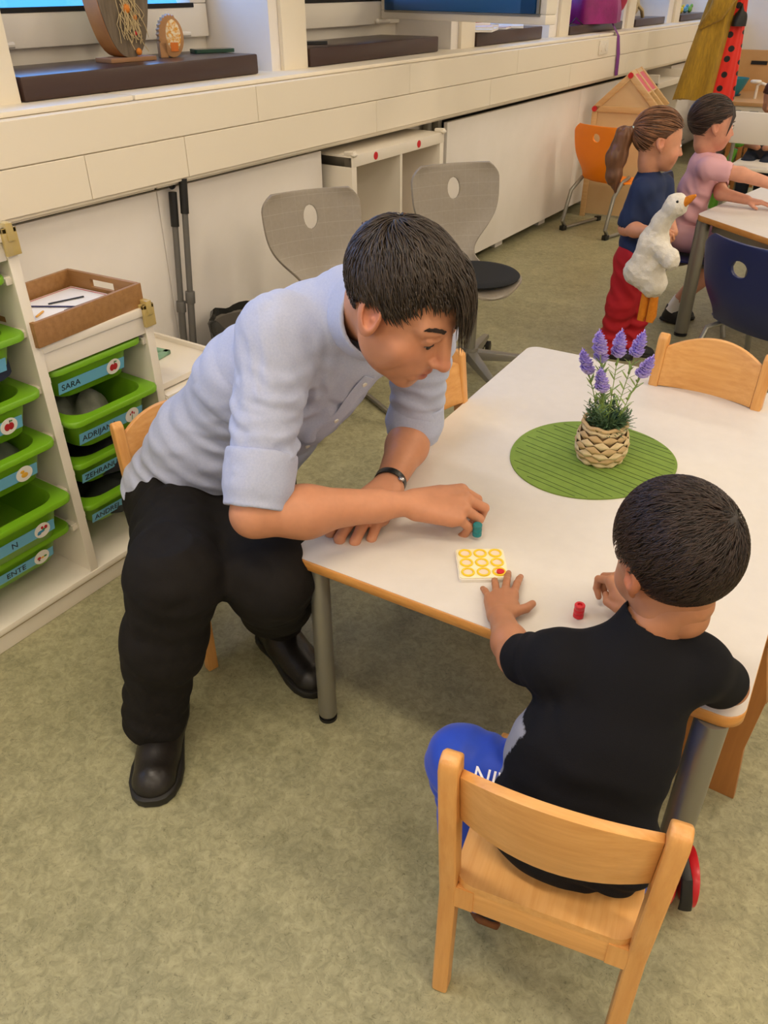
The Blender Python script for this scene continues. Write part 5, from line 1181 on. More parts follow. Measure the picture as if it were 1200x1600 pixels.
def cuff(a, b, ra, rb, hole, name='sleeve_cuff', bulge=.006, tilt=None, seed=0):
    """rolled sleeve end as an open, thick band from a to b"""
    a = Vector(a); b = Vector(b); lo, hi = bounds([a[:], b[:]], max(ra, rb)+.03); f = F(lo, hi, .0028); d = (b-a).normalized()
    f.cone(tuple(a), tuple(b), ra, rb); f.cut(tuple(b), tuple(d if tilt is None else Vector(tilt)), .004); f.cut(tuple(a), tuple(-d), .004)
    q = a.lerp(b, .55); f.cone(tuple(a.lerp(b, .10)), tuple(q), ra+bulge, rb+bulge+.001, .004); f.cut(tuple(b), tuple(d), .003); f.cut(tuple(a-d*.004), tuple(-d), .004)
    f.cone(tuple(a-d*.05), tuple(b+d*.05), hole, hole, .003, 's')
    V, Q = f.mesh(); N = vnormals(V, Q); V = V+N*(.0022*vnoise(V*26, seed)+.0010*vnoise(V*70, seed+2))[:, None]
    return fobj(name, [(smooth_lap(V, Q, 1, .3), Q)], SHIRT, man)
cuff(Rsh.lerp(Rel, .66), Rsh.lerp(Rel, .97), .060, .058, .047, seed=2)
cuff(Lsh.lerp(Lel, .74), Lsh.lerp(Lel, 1.02)+Vector((.004, -.02, -.01)), .056, .060, .048, seed=5)
# seams lying on the cloth
SV, SQ = SP[0]; SN = vnormals(SV, SQ)
def seam(pts, r=.0015, off=.0016, name='seam'):
    out = []
    for p in pts:
        q = ((SV-np.array(p))**2).sum(1); i = int(np.argmin(q)); out.append(Vector(SV[i])+Vector(SN[i])*off)
    for _ in range(1): out = [out[0]]+[(out[i-1]+out[i]*2+out[i+1])/4 for i in range(1, len(out)-1)]+[out[-1]]
    G().tube(out, r, 5).obj(name, SEAM, man, world=True)
SEAM = mat('shirt_seam', '8E95AE', .9)
ad = (Rel-Rsh).normalized(); sd = (ad*.35+(Rsh-Lsh).normalized()).normalized(); su = sd.orthogonal().normalized(); sv_ = sd.cross(su)
seam([Rsh-sd*.012+su*(.085*math.cos(t))+sv_*(.085*math.sin(t)) for t in [6.28*k/40 for k in range(41)]])
# collar band, placket and buttons
hd = (CB-NB).normalized(); NB_ = NB; NB = CB-hd*.004
cf = F(tuple(NB-Vector((.11,)*3)), tuple(NB+Vector((.11,)*3)), .0028)
cf.cone(tuple(NB-hd*.03), tuple(NB+hd*.040), .083, .074); cf.cut(tuple(NB+hd*.036), tuple(hd), .004); cf.cut(tuple(NB-hd*.022), tuple(-hd), .004); cf.cone(tuple(NB-hd*.06), tuple(NB+hd*.08), .070, .066, .002, 's')
fwc = (HM.to_3x3() @ Vector((0, 1, 0))); V, Q = cf.mesh(); V = V+vnormals(V, Q)*(.001*vnoise(V*30))[:, None]; fobj('collar_band', [(V, Q)], SHIRT, man)
# placket down the front of the chest
def on_front(t, off):
    c = Vector((-.925, 1.18, .800)).lerp(Vector((-1.145, 1.115, .545)), t); fr_ = Vector((.80, -.22, -.56)).normalized(); return c, fr_
def ray_surface(V, N, o, d):
    q = V-np.array(o); d = np.array(d); t = q@d; r = np.linalg.norm(q-t[:, None]*d, axis=1); ok = (r < .010) & (t > 0)
    if not ok.any(): return None
    i = np.argmax(np.where(ok, t, -1)); return Vector(V[i])
SV, SQ = SP[0]; SN = vnormals(SV, SQ); pl_pts = []
for k in range(15):
    c, fr_ = on_front(k/14*1.05-.10, 0); p = ray_surface(SV, SN, c, fr_)
    if p is not None: pl_pts.append(p+fr_*.0022)
if len(pl_pts) > 3:
    pl_pts = [sum((pl_pts[max(0, min(len(pl_pts)-1, i+j))] for j in (-1, 0, 1)), Vector())/3 for i in range(len(pl_pts))]
    G().tube(pl_pts, [(.016, .0016)]*len(pl_pts), 8, flat=tuple(lat)).obj('placket', SHIRT, man, world=True)
    BTN = mat('button_pearl', 'E8E4D8', .25)
    for i in (1, 5, 9, 12):
        if i < len(pl_pts): G().cyl(tuple(pl_pts[i]+Vector((.80, -.22, -.56)).normalized()*.001), tuple(pl_pts[i]+Vector((.80, -.22, -.56)).normalized()*.004), .0052, n=16).obj('button', BTN, man, world=True)
bt_ = NB+fwc*.0-hd*.004+(Vector((.62, -.40, -.62))).normalized()*.074; G().cyl(tuple(bt_), tuple(bt_+Vector((.62, -.40, -.62)).normalized()*.004), .0048, n=14).obj('button', bpy.data.materials['button_pearl'] if 'button_pearl' in bpy.data.materials else WHITE, man, world=True)
# trousers ----------------------------------------------------------------
hR, hL = Vector((-1.245, 1.015, .385)), Vector((-1.195, 1.185, .385)); kR, kL = Vector((-.998, .765, .445)), Vector((-.882, .905, .395)); aR, aL = Vector((-1.062, .700, .09)), Vector((-1.03, 1.075, .10))
lo, hi = bounds([(-1.38, .62, .0), (-.80, 1.30, .46)], .07); f = F(lo, hi, .0052)
f.cone(tuple(hR+Vector((-.02, 0, 0))), tuple(hL+Vector((-.02, 0, 0))), .112, .108, .03); f.chain([(tuple(hR), .108), (tuple(kR), .088)], .05); f.chain([(tuple(hL), .115), (tuple(kL), .086)], .05)
f.chain([(tuple(kR), .088), (tuple(kR.lerp(aR, .45)), .080), (tuple(aR+Vector((0, 0, .0))), .062), (tuple(aR-Vector((0, 0, .035))), .062)], .03)
f.chain([(tuple(kL), .086), (tuple(kL.lerp(aL, .45)), .078), (tuple(aL), .060)], .03)
f.cut((0, 0, .052), (0, 0, -1), .008)
V, Q = f.mesh(); N = vnormals(V, Q)
V = folds(V, N, [(tuple(kR+Vector((0, 0, -.06))), .08, (.3, .2, 1), .06, .006, 1), (tuple(kR.lerp(aR, .62)), .09, (.7, .2, .6), .08, .006, 2), (tuple(aR+Vector((0, 0, .02))), .06, (.3, .2, 1), .05, .006, 3), (tuple(kL+Vector((-.02, .05, -.05))), .09, (.5, -.3, 1), .06, .006, 4),
                 (tuple(hR.lerp(kR, .45)), .12, (1, -.6, .0), .09, .004, 5), (tuple(aL+Vector((0, 0, .05))), .09, (.2, .3, 1), .05, .005, 6), (tuple(hR+Vector((.05, -.06, .05))), .08, (1, .2, .3), .05, .005, 7)])
V = V+vnormals(V, Q)*(.007*(.45-np.abs(vnoise(V*np.array([11, 11, 8]), 12)))+.004*(.45-np.abs(vnoise(V*21, 14))))[:, None]
V = V+vnormals(V, Q)*(.003*vnoise(V*12, 2))[:, None]
fobj('trousers', [(smooth_lap(V, Q, 1, .4), Q)], BTROU, man)
e = G(); shoeR = e
def shoe_part(nm, heel, toe):
    s_ = bpy.data.objects.new(nm, None); col.objects.link(s_); s_.parent = man
    M, L_ = shoe(nm, heel, toe, .104, LEATH, RUB, s_)
    for k in range(3):
        x = .098+.016*k; G().tube([(x, -.026, .073-.005*k), (x+.002, 0, .084-.006*k), (x, .026, .073-.005*k)], .0026, 6, M=M).obj('lace', BLACK, s_, world=True)
    G().tube([(.05, -.034, .06), (.10, -.037, .058), (.14, -.037, .045)], .0015, 5, M=M).obj('seam', RUB, s_, world=True)
shoe_part('shoe', (-1.130, .795, 0), (-.955, .575, 0)); shoe_part('shoe', (-1.095, 1.095, 0), (-.850, 1.005, 0))
# wrist watch / band on the left wrist
wd_ = (Lwr-Lel).normalized(); M = frame(Lwr-wd_*.012, wd_.orthogonal(), None, wd_)
wt = thing('wristband', 'black wristband with a silver clasp on the left wrist of the man', 'wristband', (Lwr-wd_*.012)[:])
G().loft([[(M @ Vector((r_*math.cos(a)*1.0, r_*math.sin(a)*1.0, z)))[:] for a in [2*math.pi*k/40 for k in range(40)]] for r_, z in ((.0325, -.008), (.0345, -.0075), (.0345, .0075), (.0325, .008), (.031, 0))]).obj('strap', mat('band_black', '14130F', .35), wt, world=True)
cl = Lwr-wd_*.012+Vector((.030, -.004, .020)); G().ell((0, 0, 0), (.008, .006, .005), 12, 8, M=T(cl)).obj('clasp', mat('steel', 'C8C8CC', .2, 1.0), wt, world=True)
# ================================================================ children
def seg_chain(f, pts, k=.02, flat=None): f.chain([(tuple(p), r) for p, r in pts], k, flat)
def kid_head(P, HMx, nb, s=1.0, res=.0026, nr=.034):
    f = F((-.11, -.14, -.17), (.11, .13, .14), res); head_sdf(f, kid=True)
    n_ = HMx.inverted() @ Vector(nb); f.cone((0, -.025, -.035), tuple(Vector((0, -.018, -.075)).lerp(n_, .5)), nr+.006, nr, .02); f.cone((0, -.018, -.075), tuple(n_*.95), nr, nr+.004, .02)
    V, Q = f.mesh(); P.append((xfm(smooth_lap(V, Q, 1, .3), HMx), Q))
def eyes(HMx, par):
    for sx in (-1, 1):
        G().ell((sx*.027, .0755, .002), (.0110, .0096, .0078), 14, 8).obj('eyeball', EYEW, par, M=HMx, world=True)
        G().ell((sx*.0275, .0835, .001), (.0052, .0026, .0056), 12, 8).obj('iris', EYED, par, M=HMx, world=True)
        G().tube([(sx*.014, .0845, .007), (sx*.024, .0868, .0105), (sx*.036, .081, .008)], [.0008, .0014, .0006], 6).obj('eyelash_line', INK, par, M=HMx, world=True)
        G().tube([(sx*.012, .0845, .021), (sx*.026, .0855, .026), (sx*.042, .074, .021)], [.0012, .0022, .0006], 6).obj('eyebrow', bpy.data.materials['brow_brown'], par, M=HMx, world=True)
def kid_spots(HMx):
    H = lambda *p: tuple(HMx @ Vector(p))
    return [(H(sx*.036, .07, -.03), (.022,)*3, 'DD8470', .45) for sx in (-1, 1)]+[(H(0, .10, -.027), (.010,)*3, 'D48672', .4), (H(0, .09, -.0535), (.017,)*3, 'B65550', .8)]+[(H(sx*.076, 0, 0), (.024,)*3, 'D07A60', .4) for sx in (-1, 1)]
# ---- the boy
boy = thing('person', 'small boy in a black t-shirt and blue trousers seen from behind on the front chair', 'person', (-.2, .8, 0))
BH = frame((-.152, .934, .724), (.60, .78, .06), (-.72, .56, -.34))
bNB = Vector((-.156, .905, .655)); bL, bR = Vector((-.256, .822, .572)), Vector((-.092, .920, .575)); hpc = Vector((-.185, .755, .375))
bLe, bLw, bRe, bRw = Vector((-.338, .868, .500)), Vector((-.412, .968, .478)), Vector((-.045, 1.0, .490)), Vector((-.215, 1.085, .498))
def boy_body():
    P = []; kid_head(P, BH, bNB, nr=.028)
    lo, hi = bounds([bNB[:], bL[:], bR[:], hpc[:]], .1); f = F(lo, hi, .006); f.cone(tuple(bNB-Vector((0, 0, .02))), tuple(BH @ Vector((0, -.02, -.05))), .040, .036, .02)
    f.cone(tuple(hpc), tuple(bNB-Vector((0, 0, .12))), .04, .04, .02); f.cone(tuple(bL-Vector((0, 0, .012))), tuple(bR-Vector((0, 0, .012))), .028, .028, .01); P.append(f.mesh())
    for (S_, E_, W_, fw, up, cu, sp, th) in ((bL, bLe, bLw, (-.048, .11, -.012), (-.06, -.15, 1), [(-2, 10, 8), (0, 8, 6), (2, 12, 8), (4, 14, 10)], (.16, .04, -.12, -.34), ((.034, .030, -.004), (.056, .048, -.008), (.070, .070, -.010))),
                                         (bR, bRe, bRw, (-.07, .05, .03), (.3, -.1, 1), [(50, 62, 40), (54, 66, 40), (58, 68, 40), (60, 70, 40)], (.02, 0, -.02, -.04), ((.034, .030, -.016), (.040, .055, -.026), (.030, .074, -.030)))):
        S_ = Vector(S_); lo, hi = bounds([S_.lerp(E_, .4)[:], E_[:], W_[:], (W_+Vector(fw)*1.1)[:]], .045); f = F(lo, hi, .0019)
        d = W_-E_; f.cone(tuple(S_.lerp(E_, .4)), tuple(E_), .029, .0265, .015); f.cone(tuple(E_), tuple(E_+d*.35), .0265, .0285, .012); f.cone(tuple(E_+d*.35), tuple(W_), .028, .0195, .015)
        hand_sdf(f, W_-d.normalized()*.002, fw, up, 1 if S_ == bL else -1, .75, curls=cu, spread=sp, thumb=th)
        V, Q = f.mesh(); P.append((smooth_lap(V, Q, 1, .3), Q))
    return fobj('body', P, SKIN, boy, skin_col('B27A58', kid_spots(BH)+[(tuple(BH @ Vector((-.078, 0, 0))), (.03,)*3, 'C4714C', .5)]))
boy_body(); eyes(BH, boy)
kz = lambda x, y: np.where(y > .045, .046+.25*(y-.045), np.where(y > .006, .012+(y-.006)*.85, np.where(y > -.014, .022+0*x, np.maximum(-.074, .022+(y+.014)*4.5))))
khc, khr = (0, -.012, .034), (.0765, .0935, .0855)
hair_shell(BH, khc, khr, kz, .003, HAIRM, boy, colr='1E1512', bump=.0008)
def roots_k(r):
    for _ in range(30):
        u = Vector((r.gauss(0, 1), r.gauss(0, 1), r.gauss(0, 1))).normalized(); p = (u.x*khr[0], khc[1]+u.y*khr[1], khc[2]+u.z*khr[2])
        if p[2] > float(kz(0., p[1]))+.002: return u
strands('hair_locks', BH, HAIRM, boy, roots_k, khc, (.0768, .0938, .0858), lambda n: n-Vector((.42, -.74, .45)), 6000, .020, .0008, '2E2019', .5, 4, .0, .0018, seed=21, spread=.35)
# t-shirt
TEE = mat('tshirt', 'FFFFFF', .9, attr=True, bump=.15, bs=700, spec=.2)
latb = (bR-bL).normalized(); fwb = Vector((0, 0, 1)).cross(latb).normalized()
lo, hi = bounds([(-.36, .66, .26), (.03, 1.02, .66)], .03); f = F(lo, hi, .0038)
fl = (tuple(latb), 1.40)
c0 = Vector((-.178, .748, .365)); c1 = Vector((-.178, .802, .46)); c2 = Vector((-.166, .868, .550))
f.cone(tuple(c0), tuple(c1), .088, .078, .04, flat=fl); f.cone(tuple(c1), tuple(c2), .076, .070, .04, flat=fl); f.cone(tuple(c2), tuple(bNB-Vector((0, 0, .016))), .060, .040, .03, flat=(tuple(latb), 1.25))
for S_, E_ in ((bL, bLe), (bR, bRe)):
    f.cone(tuple(c2+(Vector(S_)-c2)*.3), tuple(S_), .052, .045, .03); e_ = Vector(S_).lerp(E_, .72); f.cone(tuple(S_), tuple(e_), .045, .041, .02)
f.cone(tuple(c0+Vector((-.01, -.02, -.03))), tuple(c0+Vector((.07, .0, -.02))), .06, .06, .03)
f.cut((0, 0, .307), (0, 0, -1), .008)
for S_, E_ in ((bL, bLe), (bR, bRe)):
    e_ = Vector(S_).lerp(E_, .80); d = (Vector(E_)-Vector(S_)).normalized(); f.cone(tuple(e_+d*.0), tuple(e_+d*.05), .031, .031, .003, 's')
f.cone(tuple(bNB-Vector((0, 0, .006))), tuple(bNB+Vector((0, .0, .06))), .038, .044, .004, 's')
V, Q = f.mesh(); N = vnormals(V, Q)
V = folds(V, N, [((-.20, .72, .40), .09, (.2, .2, 1), .05, .004, 1), ((-.23, .80, .52), .05, (1, 0, .8), .035, .003, 2), ((-.12, .88, .52), .05, (-1, 0, .8), .035, .003, 3), ((-.30, .85, .54), .04, (1, .2, .3), .03, .003, 4), ((-.12, .75, .33), .07, (.4, .3, 1), .035, .005, 5)])
V = V+vnormals(V, Q)*(.0015*vnoise(V*25, 4))[:, None]; V = smooth_lap(V, Q, 1, .4)
def teecol(W):
    q = W-np.array(c1); la = q@np.array(latb); fo = q@np.array(fwb); C_ = np.repeat(np.array([lin('121216')[:3]]), len(W), 0)
    g_ = ((fo > -.015) & (fo < .1) & (W[:, 2] < .505) & (la < -.070-.04*np.clip(.40-W[:, 2], 0, 1)) & (np.linalg.norm(W-np.array(bL.lerp(bLe, .4)), axis=1) > .066) & (np.linalg.norm(W-np.array(bR.lerp(bRe, .4)), axis=1) > .066)); C_[g_] = lin('8E8F98')[:3]
    return C_
fobj('tshirt', [(V, Q)], TEE, boy, teecol)
rgp = []
for k in range(29): a = 2*math.pi*k/28; rgp.append(bNB-Vector((0, 0, .006))+latb*(.044*math.cos(a))+fwb*(.042*math.sin(a))+Vector((0, 0, .006*math.sin(a)*-1)))
# trousers
BLUE = mat('blue_trousers', '1044C0', .6, c2='0C3AA8', ns=14, sheen=.2)
lo, hi = bounds([(-.44, .68, .03), (.03, 1.06, .36)], .05); f = F(lo, hi, .004)
f.cone((-.24, .775, .365), (-.13, .80, .365), .058, .058, .03)
lk, la_ = Vector((-.366, .765, .342)), Vector((-.305, .735, .085)); rk_, ra_ = Vector((-.145, .93, .345)), Vector((-.10, .90, .075))
seg_chain(f, [((-.225, .77, .360), .064), (lk, .053), (lk.lerp(la_, .5), .048), (la_, .038)], .03); seg_chain(f, [((-.15, .80, .360), .060), (rk_, .052), (ra_, .038)], .03)
V, Q = f.mesh(); N = vnormals(V, Q); V = folds(V, N, [((-.31, .76, .36), .06, (1, .3, 0), .04, .004, 1), (tuple(lk+Vector((0, 0, -.04))), .06, (.2, .1, 1), .035, .005, 2), (tuple(la_), .06, (0, 0, 1), .03, .004, 3)])
fobj('trousers', [(smooth_lap(V, Q, 1, .4), Q)], BLUE, boy)
Mt = frame((-.283, .722, .357), Vector((.8, .12, .22)), Vector((-.1, -.75, .65)).cross(Vector((.8, .12, .22))))
text('NIV', .036, frame((-.292, .712, .405), (.9, .12, .12), (.0, .80, .62)), PAPER, boy, world=True)
def kshoe(par, heel, toe, up, wd, mu, ms, sole=.012):
    s_ = bpy.data.objects.new('shoe', None); col.objects.link(s_); s_.parent = par; shoe('shoe', heel, toe, wd, mu, ms, s_, up=up, sole=sole); return s_
kshoe(boy, (-.268, .700, .052), (-.345, .775, .006), (.35, .40, .85), .058, mat('slipper_navy', '14161E', .6), mat('sole_brown', '7A4A20', .8, c2='5E3618', ns=60), .012)
G().tube([la_+Vector((0, 0, .02)), la_+Vector((.012, -.020, -.012))], [.030, .028], 14).obj('sock', PAPER, boy, world=True)
kshoe(boy, (-.095, .86, .0), (-.085, 1.00, .0), (0, 0, 1), .058, bpy.data.materials['slipper_navy'], bpy.data.materials['sole_brown'])
# ---- standing girl with the goose
girl = thing('person', 'girl with a ponytail in a navy shirt and red trousers standing with the white goose', 'person', (-.99, 3.36, 0))
GH = frame((-.975, 3.36, .868), (.50, -.86, .08), (.84, .48, -.16))
gN = Vector((-.995, 3.36, .765))
P = []; kid_head(P, GH, gN, res=.0036, nr=.032)
gs, ge, gw = Vector((-.985, 3.285, .700)), Vector((-1.018, 3.265, .560)), Vector((-.900, 3.205, .573)); gl = Vector((-.95, 3.43, .70))
f = F((-1.12, 3.15, .50), (-.76, 3.50, .80), .0032)
seg_chain(f, [(gs, .03), (ge, .027), (ge.lerp(gw, .4), .028), (gw, .020)], .015); hand_sdf(f, gw, (.12, -.03, .02), (.1, -.6, .8), -1, .66, curls=[(40, 55, 30)]*4, spread=(.05, .01, -.02, -.06))
seg_chain(f, [(gl, .03), ((-.90, 3.42, .58), .027), ((-.84, 3.30, .56), .02)], .015); f.cone(tuple(gN), tuple(gN-Vector((0, 0, .1))), .036, .05, .02)
V, Q = f.mesh(); P.append((V, Q)); fobj('body', P, SKIN, girl, skin_col('CE9272', kid_spots(GH))); eyes(GH, girl)
gz = lambda x, y: np.where(y > .05, .060+.1*(y-.05), np.where(y > .01, .022+(y-.01)*.95, np.where(y > -.022, .016+0*x, np.maximum(-.070, .016+(y+.022)*2.2))))
hair_shell(GH, khc, (.0775, .0945, .0865), gz, .0034, HAIRM, girl, colr='5A3B26', bump=.0010, fq=(30, 140))
PT = Vector((0, -.100, .030))
def roots_g(r):
    u = roots_k(r); return u
strands('hair_strands', GH, HAIRM, girl, roots_g, khc, (.0782, .0952, .0872), lambda n: Vector((0, -1.06, .02))-n, 700, .075, .0020, '7A5236', .6, 6, .0, .0022, seed=5, spread=.05)
G().torus((0, 0, 0), .013, .006, 20, 8, M=GH @ frame((0, -.099, .030), (1, 0, 0), Vector((0, -.9, .2)))).obj('hair_tie', mat('tie_white', 'CFE4D8', .5), girl, world=True)
f = F((-1.20, 3.20, .60), (-.95, 3.50, .95), .0045); p0 = GH @ Vector((0, -.098, .030)); pts = [(p0, .013), (p0+Vector((-.035, -.012, -.025)), .032), (p0+Vector((-.052, -.02, -.10)), .038), (p0+Vector((-.048, -.03, -.17)), .028), (p0+Vector((-.03, -.035, -.225)), .008)]
seg_chain(f, pts, .02); V, Q = f.mesh(); N = vnormals(V, Q); V = V+N*(.006*vnoise(V*np.array([60, 60, 14]), 3)+.003*vnoise(V*np.array([120, 120, 30]), 5))[:, None]
b_ = np.array(lin('6A462E')[:3]); fobj('ponytail', [(V, Q)], HAIRM, girl, lambda W: np.clip(b_*(1+.5*vnoise(W*np.array([90, 90, 14]), 2)[:, None]), 0, 1))
GT = mat('navy_shirt', '16284E', .85, bump=.15, bs=400)
f = F((-1.14, 3.15, .38), (-.80, 3.56, .82), .0045)
f.cone((-.985, 3.365, .46), (-.985, 3.362, .62), .078, .074, .03, flat=((.5, -.86, 0), 1.25)); f.cone((-.985, 3.362, .62), (-.985, 3.36, .705), .072, .058, .03, flat=((.5, -.86, 0), 1.3)); f.cone((-.985, 3.36, .705), tuple(gN-Vector((0, 0, .01))), .05, .036, .03)
for a, b in ((gs, ge), (gl, Vector((-.90, 3.42, .58)))): f.cone((-.985, 3.36, .70), tuple(a), .045, .042, .03); f.cone(tuple(a), tuple(a.lerp(b, .80)), .042, .043, .02); d = (b-a).normalized(); q = a.lerp(b, .86); f.cut(tuple(q+d*.3), tuple(d)) ; f.cone(tuple(q), tuple(q+d*.06), .031, .031, .002, 's')
f.cut((0, 0, .405), (.1, 0, -1), .006); f.cone(tuple(gN-Vector((0, 0, .004))), tuple(gN+Vector((0, 0, .05))), .037, .04, .003, 's')
V, Q = f.mesh(); N = vnormals(V, Q); V = folds(V, N, [((-1.0, 3.29, .5), .1, (.5, 0, 1), .06, .004, 1), ((-.98, 3.28, .64), .06, (1, 0, .4), .04, .003, 2)]); fobj('shirt', [(smooth_lap(V, Q, 1, .4), Q)], GT, girl)
f = F((-1.16, 3.20, .0), (-.82, 3.56, .50), .005)
f.cone((-.985, 3.34, .43), (-.985, 3.40, .43), .072, .072, .02); seg_chain(f, [((-.99, 3.33, .42), .072), ((-1.0, 3.31, .24), .058), ((-1.025, 3.31, .06), .046), ((-1.03, 3.31, .035), .044)], .03); seg_chain(f, [((-.97, 3.40, .42), .070), ((-.945, 3.40, .24), .055), ((-.955, 3.38, .06), .046), ((-.955, 3.38, .035), .044)], .03)
V, Q = f.mesh(); N = vnormals(V, Q); V = folds(V, N, [((-1.02, 3.31, .12), .1, (.1, 0, 1), .05, .005, 1), ((-.99, 3.30, .36), .1, (.7, 0, .7), .05, .004, 2), ((-.95, 3.38, .12), .1, (.1, 0, 1), .05, .005, 3)])
fobj('trousers', [(smooth_lap(V, Q, 1, .4), Q)], mat('red_trousers', 'B00E1E', .8, bump=.1, bs=300), girl)
kshoe(girl, (-1.06, 3.29, 0), (-.92, 3.33, 0), (0, 0, 1), .06, mat('shoe_dark', '22201F', .6), RUB); kshoe(girl, (-.99, 3.36, 0), (-.85, 3.42, 0), (0, 0, 1), .06, bpy.data.materials['shoe_dark'], RUB)
# ---- plush goose
gz_ = thing('plush_goose', 'white plush goose puppet with orange beak and dangling orange legs held by the girl', 'toy', (-.84, 3.16, .22))
FUR = mat('white_fur', 'ECE6D8', .95, c2='D9D0BE', ns=40, bump=.6, bs=220, sheen=.3)
f = F((-1.0, 3.02, .34), (-.66, 3.30, .80), .0042)
f.ell((-.802, 3.14, .700), (.040, .036, .040), .02); f.cone((-.812, 3.14, .690), (-.852, 3.15, .625), .034, .030, .02); f.cone((-.852, 3.15, .625), (-.868, 3.155, .55), .031, .048, .03)
f.cone((-.868, 3.155, .55), (-.888, 3.155, .44), .056, .064, .03, flat=((.55, -.83, 0), .7)); f.cone((-.888, 3.155, .44), (-.835, 3.155, .40), .050, .042, .03); f.cone((-.855, 3.155, .46), (-.842, 3.155, .385), .045, .042, .03); f.ell((-.930, 3.155, .43), (.034, .03, .04), .03)
f.cone((-.838, 3.135, .545), (-.782, 3.12, .500), .036, .032, .018); f.ell((-.778, 3.12, .512), (.026, .022, .034), .015)
V, Q = f.mesh(); V = V+vnormals(V, Q)*(.002*vnoise(V*90, 3)+.002*vnoise(V*40))[:, None]; fobj('goose_body', [(V, Q)], FUR, gz_)
OFU = mat('orange_plush', 'E08A1E', .9, c2='CC7410', ns=60, bump=.4, bs=200)
G().tube([(-.775, 3.13, .712), (-.755, 3.125, .728), (-.738, 3.12, .742)], [(.018, .014), (.014, .010), (.005, .004)], 12).obj('beak', OFU, gz_, world=True)
G().ell((-.795, 3.106, .716), (.005, .004, .005), 10, 6).obj('eye', BLACK, gz_, world=True)
for dx_ in (0, .035): G().tube([(-.862+dx_, 3.15, .40), (-.860+dx_, 3.15, .33), (-.858+dx_, 3.15, .27), (-.862+dx_, 3.145, .245)], [(.014, .012), (.018, .013), (.021, .014), (.016, .010)], 12).obj('plush_leg', OFU, gz_, world=True, label='dangling orange plush leg')
# ---- seated girl in pink
g3 = thing('person', 'girl in a pink t-shirt sitting at the far white table, arms stretched out', 'person', (-.93, 3.95, 0))
KH = frame((-.925, 3.94, .862), (.55, -.83, .0), (.83, .53, -.08)); kN = Vector((-.93, 3.95, .762))
P = []; kid_head(P, KH, kN, res=.0036, nr=.034)
s1, e1, w1_ = Vector((-.885, 3.86, .705)), Vector((-.752, 3.885, .690)), Vector((-.61, 3.92, .655)); s2, e2, w2_ = Vector((-.895, 4.04, .69)), Vector((-.83, 3.96, .590)), Vector((-.715, 3.95, .578))
f = F((-1.0, 3.78, .48), (-.48, 4.10, .80), .0034)
seg_chain(f, [(s1, .034), (e1, .029), (w1_, .021)], .015); hand_sdf(f, w1_, (.12, .02, -.02), (0, -.3, 1), -1, .66); seg_chain(f, [(s2, .03), (e2, .028), (w2_, .02)], .015); hand_sdf(f, w2_, (.11, .01, -.012), (0, 0, 1), 1, .66, curls=[(6, 12, 8)]*4)
f.cone(tuple(kN), tuple(kN-Vector((0, 0, .08))), .036, .05, .02); V, Q = f.mesh(); P.append((V, Q))
f = F((-1.05, 3.80, .0), (-.66, 4.06, .46), .0042)
for dy in (-.045, .055):
    seg_chain(f, [((-.90, 3.92+dy, .40), .05), ((-.735, 3.92+dy, .385), .042), ((-.83, 3.92+dy, .22), .040), ((-.915, 3.92+dy, .085), .026)], .015)
V, Q = f.mesh(); P.append((V, Q)); fobj('body', P, SKIN, g3, skin_col('D2967A', kid_spots(KH))); eyes(KH, g3)
hair_shell(KH, khc, (.0775, .0945, .0865), gz, .0034, HAIRM, g3, colr='2E211E', bump=.0010, fq=(30, 140))
strands('hair_strands', KH, HAIRM, g3, roots_g, khc, (.0782, .0952, .0872), lambda n: Vector((0, -1.06, -.35))-n, 700, .075, .0020, '3E2C22', .6, 6, .0, .0022, seed=6, spread=.05)
G().tube([KH @ Vector(p) for p in ((.045, .055, .085), (.062, .062, .05), (.068, .055, .01), (.064, .05, -.03))], [(.006, .002), (.008, .002), (.005, .002), (.001, .001)], 6).obj('loose_strand', mat('dark_hair', '2E211E', .5), g3, world=True)
PINK = mat('pink_cotton', 'D7A5AC', .85, bump=.15, bs=400)
f = F((-1.10, 3.74, .36), (-.70, 4.16, .80), .0045)
fl = ((.15, -.95, 0), 1.3); f.cone((-.955, 3.955, .42), (-.945, 3.955, .60), .075, .070, .03, flat=fl); f.cone((-.945, 3.955, .60), (-.93, 3.952, .70), .068, .055, .03, flat=fl); f.cone((-.93, 3.952, .70), tuple(kN-Vector((0, 0, .01))), .05, .038, .03)
for a, b, t_ in ((s1, e1, .55), (s2, e2, .6)): f.cone((-.93, 3.95, .70), tuple(a), .046, .044, .03); f.cone(tuple(a), tuple(a.lerp(b, t_)), .043, .042, .02); d = (b-a).normalized(); q = a.lerp(b, t_+.16); f.cone(tuple(q), tuple(q+d*.06), .033, .033, .002, 's')
f.cut((0, 0, .385), (0, 0, -1), .006); f.cone(tuple(kN-Vector((0, 0, .004))), tuple(kN+Vector((0, 0, .05))), .039, .042, .003, 's')
V, Q = f.mesh(); N = vnormals(V, Q); V = folds(V, N, [((-.92, 3.88, .5), .1, (.5, 0, 1), .06, .005, 1), ((-.90, 3.87, .64), .06, (1, 0, .6), .04, .004, 2)]); fobj('tshirt', [(smooth_lap(V, Q, 1, .4), Q)], PINK, g3)
f = F((-1.08, 3.78, .28), (-.70, 4.08, .50), .0045)
for dy in (-.045, .055): seg_chain(f, [((-.95, 3.92+dy, .40), .062), ((-.80, 3.92+dy, .392), .056), ((-.765, 3.92+dy, .388), .056)], .03)
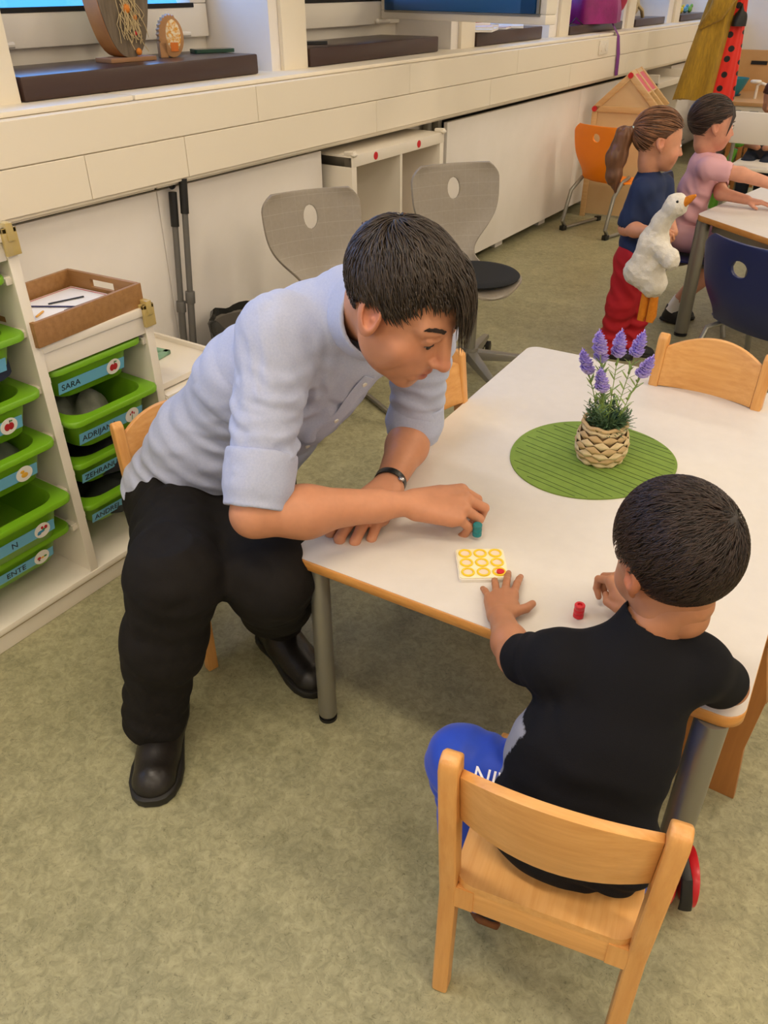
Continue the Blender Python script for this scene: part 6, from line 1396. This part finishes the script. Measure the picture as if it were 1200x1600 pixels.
f.cut((-.775, 0, .4), (1, 0, -.3), .005); V, Q = f.mesh(); fobj('shorts', [(smooth_lap(V, Q, 1, .4), Q)], mat('pink_shorts', 'C99A9E', .85), g3)
for dy in (-.045, .055):
    G().tube([(-.895, 3.92+dy, .125), (-.925, 3.92+dy, .06)], [.031, .030], 14).obj('sock', PAPER, g3, world=True); kshoe(g3, (-.965, 3.92+dy, .012), (-.835, 3.92+dy, .0), (0, 0, 1), .06, BLACK, RUB)
# ---- child far back behind the white chair: hair on top, shoes beneath
g4 = thing('person', 'child with dark brown hair far back behind the white square backed chair', 'person', (-1.16, 6.45, 0))
DH = frame((-1.135, 6.45, .730), (-.9, .3, 0), (-.3, -.9, -.5)); P = []; kid_head(P, DH, (-1.13, 6.45, .61), res=.006)
f = F((-1.3, 6.25, .0), (-.95, 6.65, .62), .007); seg_chain(f, [((-1.20, 6.45, .57), .03), ((-1.24, 6.38, .45), .026), ((-1.15, 6.30, .44), .02)], .02); seg_chain(f, [((-1.05, 6.45, .57), .03), ((-1.02, 6.38, .45), .026), ((-1.10, 6.30, .44), .02)], .02)
P.append(f.mesh()); fobj('body', P, SKIN, g4, skin_col('B98464', [])); hair_shell(DH, khc, (.079, .096, .088), gz, .005, HAIRM, g4, colr='3A1E14')
f = F((-1.35, 6.2, .0), (-.9, 6.72, .66), .007); f.cone((-1.13, 6.45, .36), (-1.13, 6.45, .56), .085, .08, .03, flat=((1, 0, 0), 1.3)); V, Q = f.mesh(); fobj('sweater', [(V, Q)], mat('dark_sweater', '3A3438', .9), g4)
f = F((-1.35, 6.1, .0), (-.9, 6.72, .46), .007)
for x in (-1.19, -1.07): seg_chain(f, [((x, 6.45, .36), .06), ((x, 6.28, .33), .05), ((x, 6.30, .08), .04)], .02)
V, Q = f.mesh(); fobj('trousers', [(V, Q)], mat('dark_jeans', '1E2430', .9), g4)
for x in (-1.19, -1.07): kshoe(g4, (x, 6.34, 0), (x-.02, 6.20, 0), (0, 0, 1), .06, mat('shoe_grey', '8A8680', .6) if x < -1.1 else bpy.data.materials['shoe_grey'], RUB)
